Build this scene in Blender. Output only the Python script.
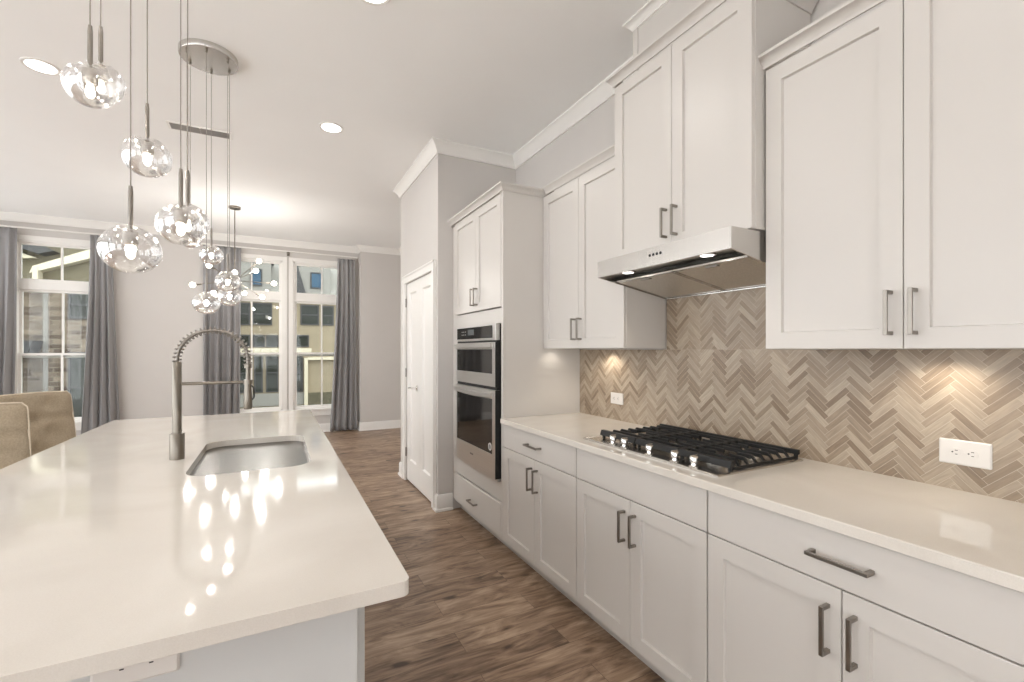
import bpy, bmesh, math, random
from math import sin, cos, pi, radians as R
from mathutils import Vector, Matrix
random.seed(7)
for o in list(bpy.data.objects): bpy.data.objects.remove(o)
S = bpy.context.scene
COL = S.collection

# ------------------------------------------------------------------ camera
cam_d = bpy.data.cameras.new('camera'); cam = bpy.data.objects.new('camera', cam_d); COL.objects.link(cam)
cam.location = (0, 0, 1.367)
cam.rotation_euler = (pi/2, 0, -math.atan(237/455))
cam_d.sensor_fit = 'HORIZONTAL'; cam_d.sensor_width = 36; cam_d.lens = 455/1024*36
cam_d.shift_y = 9/1024
cam_d.clip_start = 0.02; cam_d.clip_end = 200
S.camera = cam
# ------------------------------------------------------------------ view
S.view_settings.view_transform = 'Standard'
try: S.view_settings.look = 'None'
except Exception: pass
S.view_settings.gamma = 1; S.view_settings.use_curve_mapping = False
S.view_settings.exposure = 0.0
# ------------------------------------------------------------------ world and sun
W = bpy.data.worlds.new('sky'); S.world = W; W.use_nodes = True
wb = W.node_tree.nodes['Background']
wb.inputs[0].default_value = (0.95, 0.975, 1.0, 1); wb.inputs[1].default_value = 4.1
sd = bpy.data.lights.new('sun', 'SUN'); sd.energy = .4; sd.angle = R(3); sd.color = (1, .93, .82)
sun = bpy.data.objects.new('sun', sd); COL.objects.link(sun); sun.rotation_euler = (R(50), 0, R(14)); sun.location = (0, 0, 12)
# lamp powers (lamps themselves are made in their builders)
CAN_W, PEND_W, CHAN_W, PUCK_W, HOOD_W = 3.9, 1.9, 3.4, 3.2, 1.2
WARM = (1.0, .94, .87)

# ------------------------------------------------------------------ materials
def mat(name, col, rough=.5, metal=0, emit=None, es=0, spec=.5, coat=0, noise=None, bump=None, aniso=0):
    m = bpy.data.materials.new(name); m.use_nodes = True; nt = m.node_tree; b = nt.nodes['Principled BSDF']
    b.inputs['Base Color'].default_value = (*col, 1); b.inputs['Roughness'].default_value = rough
    b.inputs['Metallic'].default_value = metal; b.inputs['Specular IOR Level'].default_value = spec
    b.inputs['Coat Weight'].default_value = coat
    if aniso: b.inputs['Anisotropic'].default_value = aniso
    if emit: b.inputs['Emission Color'].default_value = (*emit, 1); b.inputs['Emission Strength'].default_value = es
    tc = nt.nodes.new('ShaderNodeTexCoord')
    if noise:    # (scale xyz, amount)
        mp = nt.nodes.new('ShaderNodeMapping'); mp.inputs['Scale'].default_value = noise[0]
        n = nt.nodes.new('ShaderNodeTexNoise'); n.inputs['Scale'].default_value = 1; n.inputs['Detail'].default_value = 5
        nt.links.new(tc.outputs['Object'], mp.inputs[0]); nt.links.new(mp.outputs[0], n.inputs['Vector'])
        r = nt.nodes.new('ShaderNodeMapRange'); r.inputs[3].default_value = 1-noise[1]; r.inputs[4].default_value = 1+noise[1]
        r.inputs[1].default_value = .3; r.inputs[2].default_value = .7
        nt.links.new(n.outputs[0], r.inputs[0])
        mx = nt.nodes.new('ShaderNodeVectorMath'); mx.operation = 'SCALE'; mx.inputs[0].default_value = col
        nt.links.new(r.outputs[0], mx.inputs['Scale']); nt.links.new(mx.outputs[0], b.inputs['Base Color'])
    if bump:     # (scale xyz, strength)
        mp = nt.nodes.new('ShaderNodeMapping'); mp.inputs['Scale'].default_value = bump[0]
        n = nt.nodes.new('ShaderNodeTexNoise'); n.inputs['Scale'].default_value = 1; n.inputs['Detail'].default_value = 3
        nt.links.new(tc.outputs['Object'], mp.inputs[0]); nt.links.new(mp.outputs[0], n.inputs['Vector'])
        bp = nt.nodes.new('ShaderNodeBump'); bp.inputs['Strength'].default_value = bump[1]; bp.inputs['Distance'].default_value = .002
        nt.links.new(n.outputs[0], bp.inputs['Height']); nt.links.new(bp.outputs[0], b.inputs['Normal'])
    return m

def lin(r, g, b): return tuple(((c/255+.055)/1.055)**2.4 if c > 10 else c/255/12.92 for c in (r, g, b))
M = {}
M['wall'] = mat('greige wall paint', lin(206, 201, 196), .7, noise=((3, 3, 3), .012), bump=((300, 300, 300), .08))
M['ceil'] = mat('white ceiling paint', lin(248, 247, 245), .8, noise=((2, 2, 2), .01))
M['trim'] = mat('white trim paint', lin(238, 235, 230), .35, noise=((4, 4, 4), .01))
M['cab'] = mat('white cabinet lacquer', lin(208, 203, 197), .33, noise=((3, 3, 3), .01))
M['cabside'] = M['cab']
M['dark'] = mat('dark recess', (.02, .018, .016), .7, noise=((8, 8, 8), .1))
M['black'] = mat('black cast iron', (.006, .006, .006), .55, noise=((60, 60, 60), .3), bump=((400, 400, 400), .3))
M['steel'] = mat('brushed stainless steel', (.62, .60, .57), .26, 1, noise=((2, 300, 2), .06))
M['steelv'] = mat('satin stainless oven steel', (.66, .65, .63), .30, 1, noise=((3, 3, 260), .05))
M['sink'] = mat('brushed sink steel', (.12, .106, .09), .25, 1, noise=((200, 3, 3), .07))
M['nickel'] = mat('brushed nickel', (.25, .225, .19), .28, 1, noise=((50, 50, 4), .06))
M['pull'] = mat('satin nickel pull', (.30, .275, .245), .34, 1, noise=((30, 30, 30), .06))
M['chrome'] = mat('polished chrome', (.85, .84, .82), .08, 1, noise=((30, 30, 30), .02))
M['oveng'] = mat('black oven glass', (.008, .0075, .007), .05, 0, spec=.5, noise=((5, 5, 5), .1))
M['plastic'] = mat('white plastic', lin(224, 219, 213), .4, noise=((5, 5, 5), .01))
M['slot'] = mat('outlet slot', (.03, .025, .02), .6, noise=((5, 5, 5), .1))
M['curtain'] = mat('grey curtain cloth', lin(150, 148, 148), .9, noise=((120, 120, 120), .06), bump=((600, 600, 600), .3))
M['stool'] = mat('tan linen upholstery', lin(172, 157, 135), .9, noise=((140, 140, 140), .12), bump=((500, 500, 500), .6))
M['piping'] = mat('cream piping', lin(215, 202, 182), .8, noise=((100, 100, 100), .06))
M['wood'] = mat('dark stool wood', lin(70, 50, 38), .4, noise=((5, 5, 60), .2))
M['bulb'] = mat('lit warm bulb', (1, .95, .85), .3, emit=(1, .93, .80), es=9, noise=((5, 5, 5), .01))
M['canlens'] = mat('lit can lens', (1, 1, 1), .3, emit=(1, .97, .92), es=7, noise=((5, 5, 5), .01))
M['island'] = mat('island grey paint', lin(205, 205, 203), .45, noise=((4, 4, 4), .012))
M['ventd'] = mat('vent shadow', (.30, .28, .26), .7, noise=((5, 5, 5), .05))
# outside
M['stucco'] = mat('cream stucco', lin(150, 139, 116), .85, noise=((3, 3, 3), .05))
M['stucco2'] = mat('pale siding', lin(146, 145, 138), .85, noise=((.3, .3, 12), .06))
M['slate'] = mat('slate roofing', lin(70, 71, 71), .8, noise=((6, 6, 6), .15))
M['tanroof'] = mat('olive grey shingle', lin(112, 106, 86), .85, noise=((9, 9, 9), .1))
M['outwhite'] = mat('exterior white board', lin(205, 198, 174), .6, noise=((3, 3, 3), .03))
M['darkglass'] = mat('dark window glass', lin(34, 40, 32), .08, 0, spec=.35, noise=((2, 2, 2), .3))
M['blueglass'] = mat('blue window glass', lin(50, 84, 108), .1, 0, spec=.3, noise=((2, 2, 2), .2))
M['stone'] = mat('grey stone base', lin(92, 88, 70), .9, noise=((7, 7, 7), .3))
M['street'] = mat('street asphalt', lin(90, 88, 82), .9, noise=((6, 6, 6), .1))
M['hedge'] = mat('hedge green', lin(52, 66, 44), .9, noise=((12, 12, 12), .4))

def counter_mat():
    m = bpy.data.materials.new('white quartz'); m.use_nodes = True; nt = m.node_tree; b = nt.nodes['Principled BSDF']
    L = nt.links.new
    tc = nt.nodes.new('ShaderNodeTexCoord')
    n = nt.nodes.new('ShaderNodeTexNoise'); n.inputs['Scale'].default_value = 2.2; n.inputs['Detail'].default_value = 4; n.inputs['Distortion'].default_value = 1.2
    L(tc.outputs['Object'], n.inputs['Vector'])
    s = nt.nodes.new('ShaderNodeTexNoise'); s.inputs['Scale'].default_value = 420; s.inputs['Detail'].default_value = 2
    L(tc.outputs['Object'], s.inputs['Vector'])
    mx = nt.nodes.new('ShaderNodeMix'); mx.data_type = 'FLOAT'; mx.inputs[0].default_value = .35
    L(n.outputs[0], mx.inputs[2]); L(s.outputs[0], mx.inputs[3])
    cr = nt.nodes.new('ShaderNodeValToRGB'); cr.color_ramp.elements[0].position = .35; cr.color_ramp.elements[1].position = .62
    cr.color_ramp.elements[0].color = (*lin(214, 207, 197), 1); cr.color_ramp.elements[1].color = (*lin(224, 218, 209), 1)
    L(mx.outputs[0], cr.inputs[0]); L(cr.outputs[0], b.inputs['Base Color'])
    b.inputs['Roughness'].default_value = .085; b.inputs['Specular IOR Level'].default_value = .62
    r = nt.nodes.new('ShaderNodeTexNoise'); r.inputs['Scale'].default_value = 3.0; r.inputs['Detail'].default_value = 5; L(tc.outputs['Object'], r.inputs['Vector'])
    mr = nt.nodes.new('ShaderNodeMapRange'); mr.inputs[1].default_value = .3; mr.inputs[2].default_value = .75; mr.inputs[3].default_value = .045; mr.inputs[4].default_value = .095
    L(r.outputs[0], mr.inputs[0]); L(mr.outputs[0], b.inputs['Roughness'])
    return m
M['quartz'] = counter_mat()

def floor_mat():
    m = bpy.data.materials.new('brown plank floor'); m.use_nodes = True; nt = m.node_tree; b = nt.nodes['Principled BSDF']; L = nt.links.new
    N = nt.nodes.new
    tc = N('ShaderNodeTexCoord')
    br = N('ShaderNodeTexBrick'); br.offset = .37; br.offset_frequency = 2
    br.inputs['Scale'].default_value = 1; br.inputs['Mortar Size'].default_value = .0009; br.inputs['Mortar Smooth'].default_value = .2
    br.inputs['Brick Width'].default_value = 1.22; br.inputs['Row Height'].default_value = .16; br.inputs['Bias'].default_value = 0
    br.inputs['Color1'].default_value = (0, 0, 0, 1); br.inputs['Color2'].default_value = (1, 1, 1, 1); br.inputs['Mortar'].default_value = (.5, .5, .5, 1)
    L(tc.outputs['Object'], br.inputs['Vector'])
    # grain, offset per plank
    sc = N('ShaderNodeVectorMath'); sc.operation = 'SCALE'; sc.inputs['Scale'].default_value = 7.3; L(br.outputs['Color'], sc.inputs[0])
    ad = N('ShaderNodeVectorMath'); ad.operation = 'ADD'; L(tc.outputs['Object'], ad.inputs[0]); L(sc.outputs[0], ad.inputs[1])
    mp = N('ShaderNodeMapping'); mp.inputs['Scale'].default_value = (2.4, 9, 1); L(ad.outputs[0], mp.inputs[0])
    g = N('ShaderNodeTexNoise'); g.inputs['Scale'].default_value = 1.1; g.inputs['Detail'].default_value = 7; g.inputs['Roughness'].default_value = .62; g.inputs['Distortion'].default_value = 1.7
    L(mp.outputs[0], g.inputs['Vector'])
    mp2 = N('ShaderNodeMapping'); mp2.inputs['Scale'].default_value = (7, 90, 1); L(ad.outputs[0], mp2.inputs[0])
    g2 = N('ShaderNodeTexNoise'); g2.inputs['Scale'].default_value = 1; g2.inputs['Detail'].default_value = 4; L(mp2.outputs[0], g2.inputs['Vector'])
    mp3 = N('ShaderNodeMapping'); mp3.inputs['Scale'].default_value = (4.2, 9, 1); L(ad.outputs[0], mp3.inputs[0])
    kn = N('ShaderNodeTexVoronoi'); kn.inputs['Scale'].default_value = 1.0; L(mp3.outputs[0], kn.inputs['Vector'])
    kr = N('ShaderNodeMapRange'); kr.inputs[1].default_value = .02; kr.inputs[2].default_value = .22; kr.inputs[3].default_value = -.30; kr.inputs[4].default_value = 0; L(kn.outputs['Distance'], kr.inputs[0])
    a1 = N('ShaderNodeMath'); a1.operation = 'MULTIPLY_ADD'; a1.inputs[1].default_value = .30; L(g2.outputs[0], a1.inputs[0]); L(g.outputs[0], a1.inputs[2])
    a2 = N('ShaderNodeMath'); a2.operation = 'MULTIPLY_ADD'; a2.inputs[1].default_value = .13; L(br.outputs['Color'], a2.inputs[0]); L(a1.outputs[0], a2.inputs[2])
    a3 = N('ShaderNodeMath'); a3.operation = 'ADD'; L(a2.outputs[0], a3.inputs[0]); L(kr.outputs[0], a3.inputs[1])
    cr = N('ShaderNodeValToRGB'); e = cr.color_ramp.elements
    e[0].position = .46; e[0].color = (*lin(72, 54, 42), 1); e[1].position = .92; e[1].color = (*lin(186, 161, 136), 1)
    x = e.new(.60); x.color = (*lin(120, 96, 77), 1); x = e.new(.75); x.color = (*lin(154, 129, 107), 1)
    L(a3.outputs[0], cr.inputs[0])
    mm = N('ShaderNodeMix'); mm.data_type = 'RGBA'; L(br.outputs['Fac'], mm.inputs[0]); L(cr.outputs[0], mm.inputs[6]); mm.inputs[7].default_value = (*lin(84, 64, 50), 1)
    L(mm.outputs[2], b.inputs['Base Color'])
    b.inputs['Roughness'].default_value = .36; b.inputs['Specular IOR Level'].default_value = .45
    bp = N('ShaderNodeBump'); bp.inputs['Strength'].default_value = .15; bp.inputs['Distance'].default_value = .001; L(g2.outputs[0], bp.inputs['Height']); L(bp.outputs[0], b.inputs['Normal'])
    return m
M['floor'] = floor_mat()

def tile_mat():
    m = bpy.data.materials.new('herringbone stone tile'); m.use_nodes = True; nt = m.node_tree; b = nt.nodes['Principled BSDF']; L = nt.links.new; N = nt.nodes.new
    g = N('ShaderNodeNewGeometry')
    at = N('ShaderNodeAttribute'); at.attribute_name = 'grain'
    cr = N('ShaderNodeValToRGB'); e = cr.color_ramp.elements
    e[0].position = 0; e[0].color = (*lin(132, 114, 95), 1); e[1].position = 1; e[1].color = (*lin(178, 163, 144), 1)
    x = e.new(.35); x.color = (*lin(150, 133, 114), 1); x = e.new(.7); x.color = (*lin(166, 150, 131), 1)
    L(g.outputs['Random Per Island'], cr.inputs[0])
    mp = N('ShaderNodeMapping'); mp.inputs['Scale'].default_value = (18, 160, 1); L(at.outputs['Vector'], mp.inputs[0])
    n = N('ShaderNodeTexNoise'); n.inputs['Scale'].default_value = 1; n.inputs['Detail'].default_value = 4; L(mp.outputs[0], n.inputs['Vector'])
    r = N('ShaderNodeMapRange'); r.inputs[1].default_value = .3; r.inputs[2].default_value = .7; r.inputs[3].default_value = .84; r.inputs[4].default_value = 1.13; L(n.outputs[0], r.inputs[0])
    s = N('ShaderNodeVectorMath'); s.operation = 'SCALE'; L(cr.outputs[0], s.inputs[0]); L(r.outputs[0], s.inputs['Scale']); L(s.outputs[0], b.inputs['Base Color'])
    b.inputs['Roughness'].default_value = .32
    return m
M['tile'] = tile_mat()
M['grout'] = mat('pale grout', lin(196, 182, 164), .8, noise=((80, 80, 80), .04))

def brick_mat():
    m = bpy.data.materials.new('street brick'); m.use_nodes = True; nt = m.node_tree; b = nt.nodes['Principled BSDF']; L = nt.links.new; N = nt.nodes.new
    tc = N('ShaderNodeTexCoord'); sp = N('ShaderNodeSeparateXYZ'); cb = N('ShaderNodeCombineXYZ')
    L(tc.outputs['Object'], sp.inputs[0]); L(sp.outputs[0], cb.inputs[0]); L(sp.outputs[2], cb.inputs[1])
    br = N('ShaderNodeTexBrick'); br.inputs['Scale'].default_value = 1; br.inputs['Brick Width'].default_value = .34; br.inputs['Row Height'].default_value = .12; br.inputs['Mortar Size'].default_value = .012
    br.inputs['Color1'].default_value = (*lin(74, 62, 52), 1); br.inputs['Color2'].default_value = (*lin(134, 122, 106), 1); br.inputs['Mortar'].default_value = (*lin(118, 110, 96), 1)
    L(cb.outputs[0], br.inputs['Vector']); L(br.outputs['Color'], b.inputs['Base Color']); b.inputs['Roughness'].default_value = .9
    return m
M['brick'] = brick_mat()

def glass_mat(name, base, top, blend, tint=(1, 1, 1), rough=.02):
    """clear thin glass: mostly see-through, mirror-like towards grazing"""
    m = bpy.data.materials.new(name); m.use_nodes = True; nt = m.node_tree; nt.nodes.clear(); L = nt.links.new; N = nt.nodes.new
    o = N('ShaderNodeOutputMaterial'); t = N('ShaderNodeBsdfTransparent'); t.inputs[0].default_value = (*tint, 1)
    g = N('ShaderNodeBsdfGlossy'); g.inputs['Roughness'].default_value = rough; g.inputs[0].default_value = (1, 1, 1, 1)
    lw = N('ShaderNodeLayerWeight'); lw.inputs[0].default_value = blend
    r = N('ShaderNodeMapRange'); r.inputs[3].default_value = base; r.inputs[4].default_value = top; L(lw.outputs['Facing'], r.inputs[0])
    mx = N('ShaderNodeMixShader'); L(r.outputs[0], mx.inputs[0]); L(t.outputs[0], mx.inputs[1]); L(g.outputs[0], mx.inputs[2]); L(mx.outputs[0], o.inputs[0])
    return m
M['pane'] = glass_mat('window pane glass', .04, .25, .3)
M['pane_dimming'] = glass_mat('dimming pane glass', .02, .2, .25, tint=(.84, .85, .84))  # grey tint added to dim the view outside
M['globe'] = glass_mat('clear bubble glass', .05, 1.0, .36, rough=.04)

# ------------------------------------------------------------------ mesh helpers
def nbm(): return bmesh.new()
def box(bm, x0, x1, y0, y1, z0, z1):
    v = [bm.verts.new((x, y, z)) for x in (x0, x1) for y in (y0, y1) for z in (z0, z1)]
    for f in ((0, 1, 3, 2), (4, 6, 7, 5), (0, 4, 5, 1), (2, 3, 7, 6), (0, 2, 6, 4), (1, 5, 7, 3)):
        bm.faces.new([v[i] for i in f])
def rings(bm, rs, cap=True, closed=False):
    """rs: list of rings (lists of coords of equal length)"""
    V = [[bm.verts.new(p) for p in r] for r in rs]
    n = len(V[0]); m = len(V)
    for i in range(m if closed else m-1):
        a, b = V[i], V[(i+1) % m]
        for k in range(n): bm.faces.new((a[k], a[(k+1) % n], b[(k+1) % n], b[k]))
    if cap and not closed: bm.faces.new(V[0][::-1]); bm.faces.new(V[-1])
def frame_of(t):
    t = t.normalized(); a = Vector((0, 0, 1)) if abs(t.z) < .9 else Vector((1, 0, 0))
    u = t.cross(a).normalized(); return u, t.cross(u).normalized()
def tube(bm, pts, r, n=12, cap=True):
    pts = [Vector(p) for p in pts]; rs = []
    rad = r if isinstance(r, (list, tuple)) else [r]*len(pts)
    u = None
    for i, p in enumerate(pts):
        t = (pts[min(i+1, len(pts)-1)]-pts[max(i-1, 0)]).normalized()
        if u is None: u, w = frame_of(t)
        else:
            u = (u-t*u.dot(t)).normalized(); w = t.cross(u)
        rs.append([tuple(p+(u*cos(2*pi*k/n)+w*sin(2*pi*k/n))*rad[i]) for k in range(n)])
    rings(bm, rs, cap)
def lathe(bm, prof, c=(0, 0, 0), n=28, sx=1, sy=1):
    """prof: (radius, z) from one end to the other; closes at radius 0"""
    rows = []
    for r, z in prof:
        if r < 1e-6: rows.append([bm.verts.new((c[0], c[1], c[2]+z))])
        else: rows.append([bm.verts.new((c[0]+r*cos(2*pi*k/n)*sx, c[1]+r*sin(2*pi*k/n)*sy, c[2]+z)) for k in range(n)])
    for a, b in zip(rows, rows[1:]):
        for k in range(n):
            k2 = (k+1) % n
            if len(a) == 1 and len(b) == 1: continue
            if len(a) == 1: bm.faces.new((a[0], b[k], b[k2]))
            elif len(b) == 1: bm.faces.new((a[k], a[k2], b[0]))
            else: bm.faces.new((a[k], a[k2], b[k2], b[k]))
def sweep(bm, path, prof, side=1):
    """prof: (out, z) polygon swept along a plan path, mitred; out is to the left of travel when side=1"""
    P = [Vector((p[0], p[1])) for p in path]; rs = []
    for i, p in enumerate(P):
        d0 = (p-P[i-1]).normalized() if i else (P[1]-p).normalized()
        d1 = (P[i+1]-p).normalized() if i < len(P)-1 else d0
        n0 = Vector((-d0.y, d0.x))*side; n1 = Vector((-d1.y, d1.x))*side
        m = (n0+n1)/max(1e-6, 1+n0.dot(n1))
        rs.append([(p.x+m.x*o, p.y+m.y*o, z) for o, z in prof])
    rings(bm, rs)
def prism(bm, poly, axis, a0, a1):
    """poly of 2D points in the plane across axis ('x': (y,z), 'y': (x,z), 'z': (x,y))"""
    def f(p, a): return {'x': (a, p[0], p[1]), 'y': (p[0], a, p[1]), 'z': (p[0], p[1], a)}[axis]
    rings(bm, [[f(p, a0) for p in poly], [f(p, a1) for p in poly]])
def rrect(x0, x1, y0, y1, r, n=6):
    out = []
    for cx, cy, a0 in ((x1-r, y1-r, 0), (x0+r, y1-r, 90), (x0+r, y0+r, 180), (x1-r, y0+r, 270)):
        for k in range(n+1):
            a = R(a0+90*k/n); out.append((cx+r*cos(a), cy+r*sin(a)))
    return out

def offset_of(p):
    v = Vector((0, 0, 0))
    while p is not None: v = v+p.location; p = p.parent
    return v
def obj(name, bm, m, parent=None, bevel=0, smooth=False, world=True):
    """links bm as one mesh object; with world=True the coordinates are world ones"""
    bmesh.ops.recalc_face_normals(bm, faces=bm.faces)
    if parent is not None and world: bmesh.ops.translate(bm, verts=bm.verts, vec=-offset_of(parent))
    me = bpy.data.meshes.new(name); bm.to_mesh(me); bm.free()
    o = bpy.data.objects.new(name, me); COL.objects.link(o); me.materials.append(m)
    if parent is not None: o.parent = parent
    if bevel:
        b = o.modifiers.new('bevel', 'BEVEL'); b.width = bevel; b.segments = 2; b.limit_method = 'ANGLE'; b.angle_limit = R(50)
    if smooth:
        for p in me.polygons: p.use_smooth = True
        if smooth != 'full':
            try: me.set_sharp_from_angle(angle=R(38))
            except Exception: pass
    return o
def tag(o, label, cat, group=None, kind=None):
    o['label'] = label; o['category'] = cat
    if group: o['group'] = group
    if kind: o['kind'] = kind
    return o
def thing(name, label, cat, loc, group=None, rz=0):
    o = bpy.data.objects.new(name, None); COL.objects.link(o); o.location = loc; o.rotation_euler = (0, 0, rz)
    o.empty_display_size = .1
    return tag(o, label, cat, group)
def struct(o, label, cat='structure'):
    o['kind'] = 'structure'; o['label'] = label; o['category'] = cat; return o
def copy_tree(o, parent=None):
    c = o.copy(); COL.objects.link(c)
    if parent is not None: c.parent = parent
    for ch in list(o.children): copy_tree(ch, c)
    return c
def lamp(name, kind, parent, loc, power, size=.1, color=WARM, spot=None, rot=(0, 0, 0)):
    d = bpy.data.lights.new(name, kind); d.energy = power; d.color = color
    if kind == 'AREA': d.shape = 'DISK'; d.size = size
    else: d.shadow_soft_size = size
    if kind == 'SPOT': d.spot_size = spot; d.spot_blend = .6
    o = bpy.data.objects.new(name, d); COL.objects.link(o)
    if parent is not None: o.parent = parent
    o.location = loc; o.rotation_euler = rot
    return o

# ------------------------------------------------------------------ setting
XR, XL, YN, YF, ZC = 1.97, -4.2, -3.2, 8.2, 3.13
YK, XP, YP = 3.71, 1.225, 5.0          # kitchen end wall, pantry wall plane, pantry far end
YPIER, XPIER = 8.02, 1.285
bm = nbm(); box(bm, XL-.15, 2.3, YN-.15, YF+.15, -.12, 0); struct(obj('floor', bm, M['floor']), 'brown wood plank floor running under island and cabinets', 'floor')
bm = nbm(); box(bm, XL-.15, 2.3, YN-.15, YF+.15, ZC, ZC+.15); struct(obj('ceiling', bm, M['ceil']), 'flat white ceiling with recessed lights', 'ceiling')
bm = nbm(); box(bm, XR, XR+.15, YN, YF, 0, ZC); struct(obj('wall_right', bm, M['wall']), 'greige wall behind the range and wall cabinets', 'wall')
LW = [(-2.9, -.3), (.1, 2.7), (3.1, 5.7), (6.0, 7.8)]  # unseen side windows, added to let daylight into the room
bm = nbm(); ys = [YN] + [v for w in LW for v in w] + [YF]
for i in range(0, len(ys), 2): box(bm, XL-.15, XL, ys[i], ys[i+1], 0, ZC)
for y0, y1 in LW: box(bm, XL-.15, XL, y0, y1, 0, .12); box(bm, XL-.15, XL, y0, y1, 2.85, ZC)
struct(obj('wall_left', bm, M['wall']), 'greige side wall with large windows added for daylight, left of the photo', 'wall')
BW = [(-3.7, -1.9, 2.75), (-.75, .95, 2.05)]  # unseen windows at the back, added as fill light
bm = nbm(); xs = [XL-.15] + [v for w in BW for v in w[:2]] + [2.12]
for i in range(0, len(xs), 2): box(bm, xs[i], xs[i+1], YN-.15, YN, 0, ZC)
for x0, x1, zt in BW: box(bm, x0, x1, YN-.15, YN, 0, .12); box(bm, x0, x1, YN-.15, YN, zt, ZC)
struct(obj('wall_back', bm, M['wall']), 'greige wall behind the viewer with two tall windows added for daylight', 'wall')
# pantry block: short kitchen end wall + door wall with an opening
DY0, DY1, DZ = 3.84, 4.76, 2.06
bm = nbm(); box(bm, XP, XR, YK, YK+.10, 0, ZC); struct(obj('wall_end', bm, M['wall']), 'short greige wall beside the oven tower', 'wall')
bm = nbm()
box(bm, XP, XP+.12, YK+.10, DY0, 0, ZC); box(bm, XP, XP+.12, DY1, YP, 0, ZC); box(bm, XP, XP+.12, DY0, DY1, DZ, ZC)
box(bm, XP+.12, XR, YP-.12, YP, 0, ZC)
struct(obj('wall_pantry', bm, M['wall']), 'pale wall around the white pantry double doors', 'wall')
# far wall
WINS = [(-2.99, -2.10), (-.74, .11), (.265, 1.15)]
WZ0, WZ1 = .40, 2.80
bm = nbm()
xs = [XL-.15] + [v for w in WINS for v in w] + [2.12]
for i in range(0, len(xs), 2): box(bm, xs[i], xs[i+1], YF, YF+.15, 0, ZC)
for w in WINS: box(bm, w[0], w[1], YF, YF+.15, 0, WZ0); box(bm, w[0], w[1], YF, YF+.15, WZ1, ZC)
struct(obj('wall_far', bm, M['wall']), 'greige far wall with the tall windows', 'wall')
bm = nbm(); box(bm, XPIER, XR, YPIER, YF, 0, ZC); struct(obj('wall_pier', bm, M['wall']), 'greige pier at the right end of the far wall', 'wall')

CROWN = [(0, ZC), (.070, ZC), (.070, ZC-.012), (.064, ZC-.016), (.050, ZC-.028), (.031, ZC-.052), (.018, ZC-.074), (.012, ZC-.082), (.012, ZC-.096), (0, ZC-.096)]
BASE = [(0, 0), (.026, 0), (.026, .012), (.022, .020), (.015, .022), (.015, .125), (.008, .138), (0, .14)]
def moulding(name, path, prof, side, label, cat):
    bm = nbm(); sweep(bm, path, prof, side); return struct(obj(name, bm, M['trim'], smooth=True), label, cat)
CHX, CHY0, CHY1 = 1.715, 1.10, 1.872       # boxed chase above the hood cabinet
moulding('trim_1', [(XR, YN), (XR, YK), (XP, YK), (XP, YP), (XR, YP), (XR, YPIER), (XPIER, YPIER), (XPIER, YF), (XL, YF), (XL, YN)], CROWN, 1, 'white crown moulding round the ceiling', 'crown moulding')
moulding('baseboard_far', [(XPIER, YPIER+.16), (XPIER, YF), (XL, YF)], BASE, 1, 'white baseboard under the far windows', 'baseboard')
moulding('baseboard_pier', [(XR, YPIER), (XPIER, YPIER), (XPIER, YPIER+.16)], BASE, 1, 'white baseboard along the right pier of the far wall', 'baseboard')
moulding('baseboard_left', [(XL, YF), (XL, YN)], BASE, 1, 'white baseboard along the left wall', 'baseboard')
moulding('baseboard_end', [(1.352, YK), (XP, YK), (XP, YK+.045)], BASE, 1, 'white baseboard wrapping the corner beside the oven tower', 'baseboard')
moulding('baseboard_pantry', [(XP, DY1+.085), (XP, YP), (XR, YP)], BASE, 1, 'white baseboard beyond the pantry doors', 'baseboard')

# boxed chase (painted panel box between hood cabinet and ceiling)
bm = nbm(); box(bm, CHX, XR, CHY0, CHY1, 2.76, ZC)
box(bm, CHX-.006, CHX, CHY1-.035, CHY1, 2.76, ZC); box(bm, CHX-.006, CHX, CHY0, CHY0+.035, 2.76, ZC)
struct(obj('trim_2', bm, M['cab']), 'white boxed chase between hood cabinet and ceiling', 'chase')

SMALL = [(0, ZC), (.042, ZC), (.042, ZC-.008), (.034, ZC-.012), (.018, ZC-.030), (.008, ZC-.040), (.008, ZC-.048), (0, ZC-.048)]
moulding('trim_4', [(XR-.07, CHY0), (CHX, CHY0), (CHX, CHY1), (XR-.07, CHY1)], SMALL, 1, 'small white crown round the boxed chase above the hood cabinet', 'crown moulding')

# pantry casing and doors
bm = nbm(); cw = .082
box(bm, XP-.02, XP, DY0-cw, DY0, 0, DZ+cw); box(bm, XP-.02, XP, DY1, DY1+cw, 0, DZ+cw); box(bm, XP-.02, XP, DY0, DY1, DZ, DZ+cw)
box(bm, XP-.028, XP-.02, DY0-cw, DY0-cw+.02, 0, DZ+cw); box(bm, XP-.028, XP-.02, DY1+cw-.02, DY1+cw, 0, DZ+cw); box(bm, XP-.028, XP-.02, DY0-cw, DY1+cw, DZ+cw-.02, DZ+cw)
struct(obj('trim_3', bm, M['trim'], bevel=.002), 'white casing round the pantry double doors', 'door casing')

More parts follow.
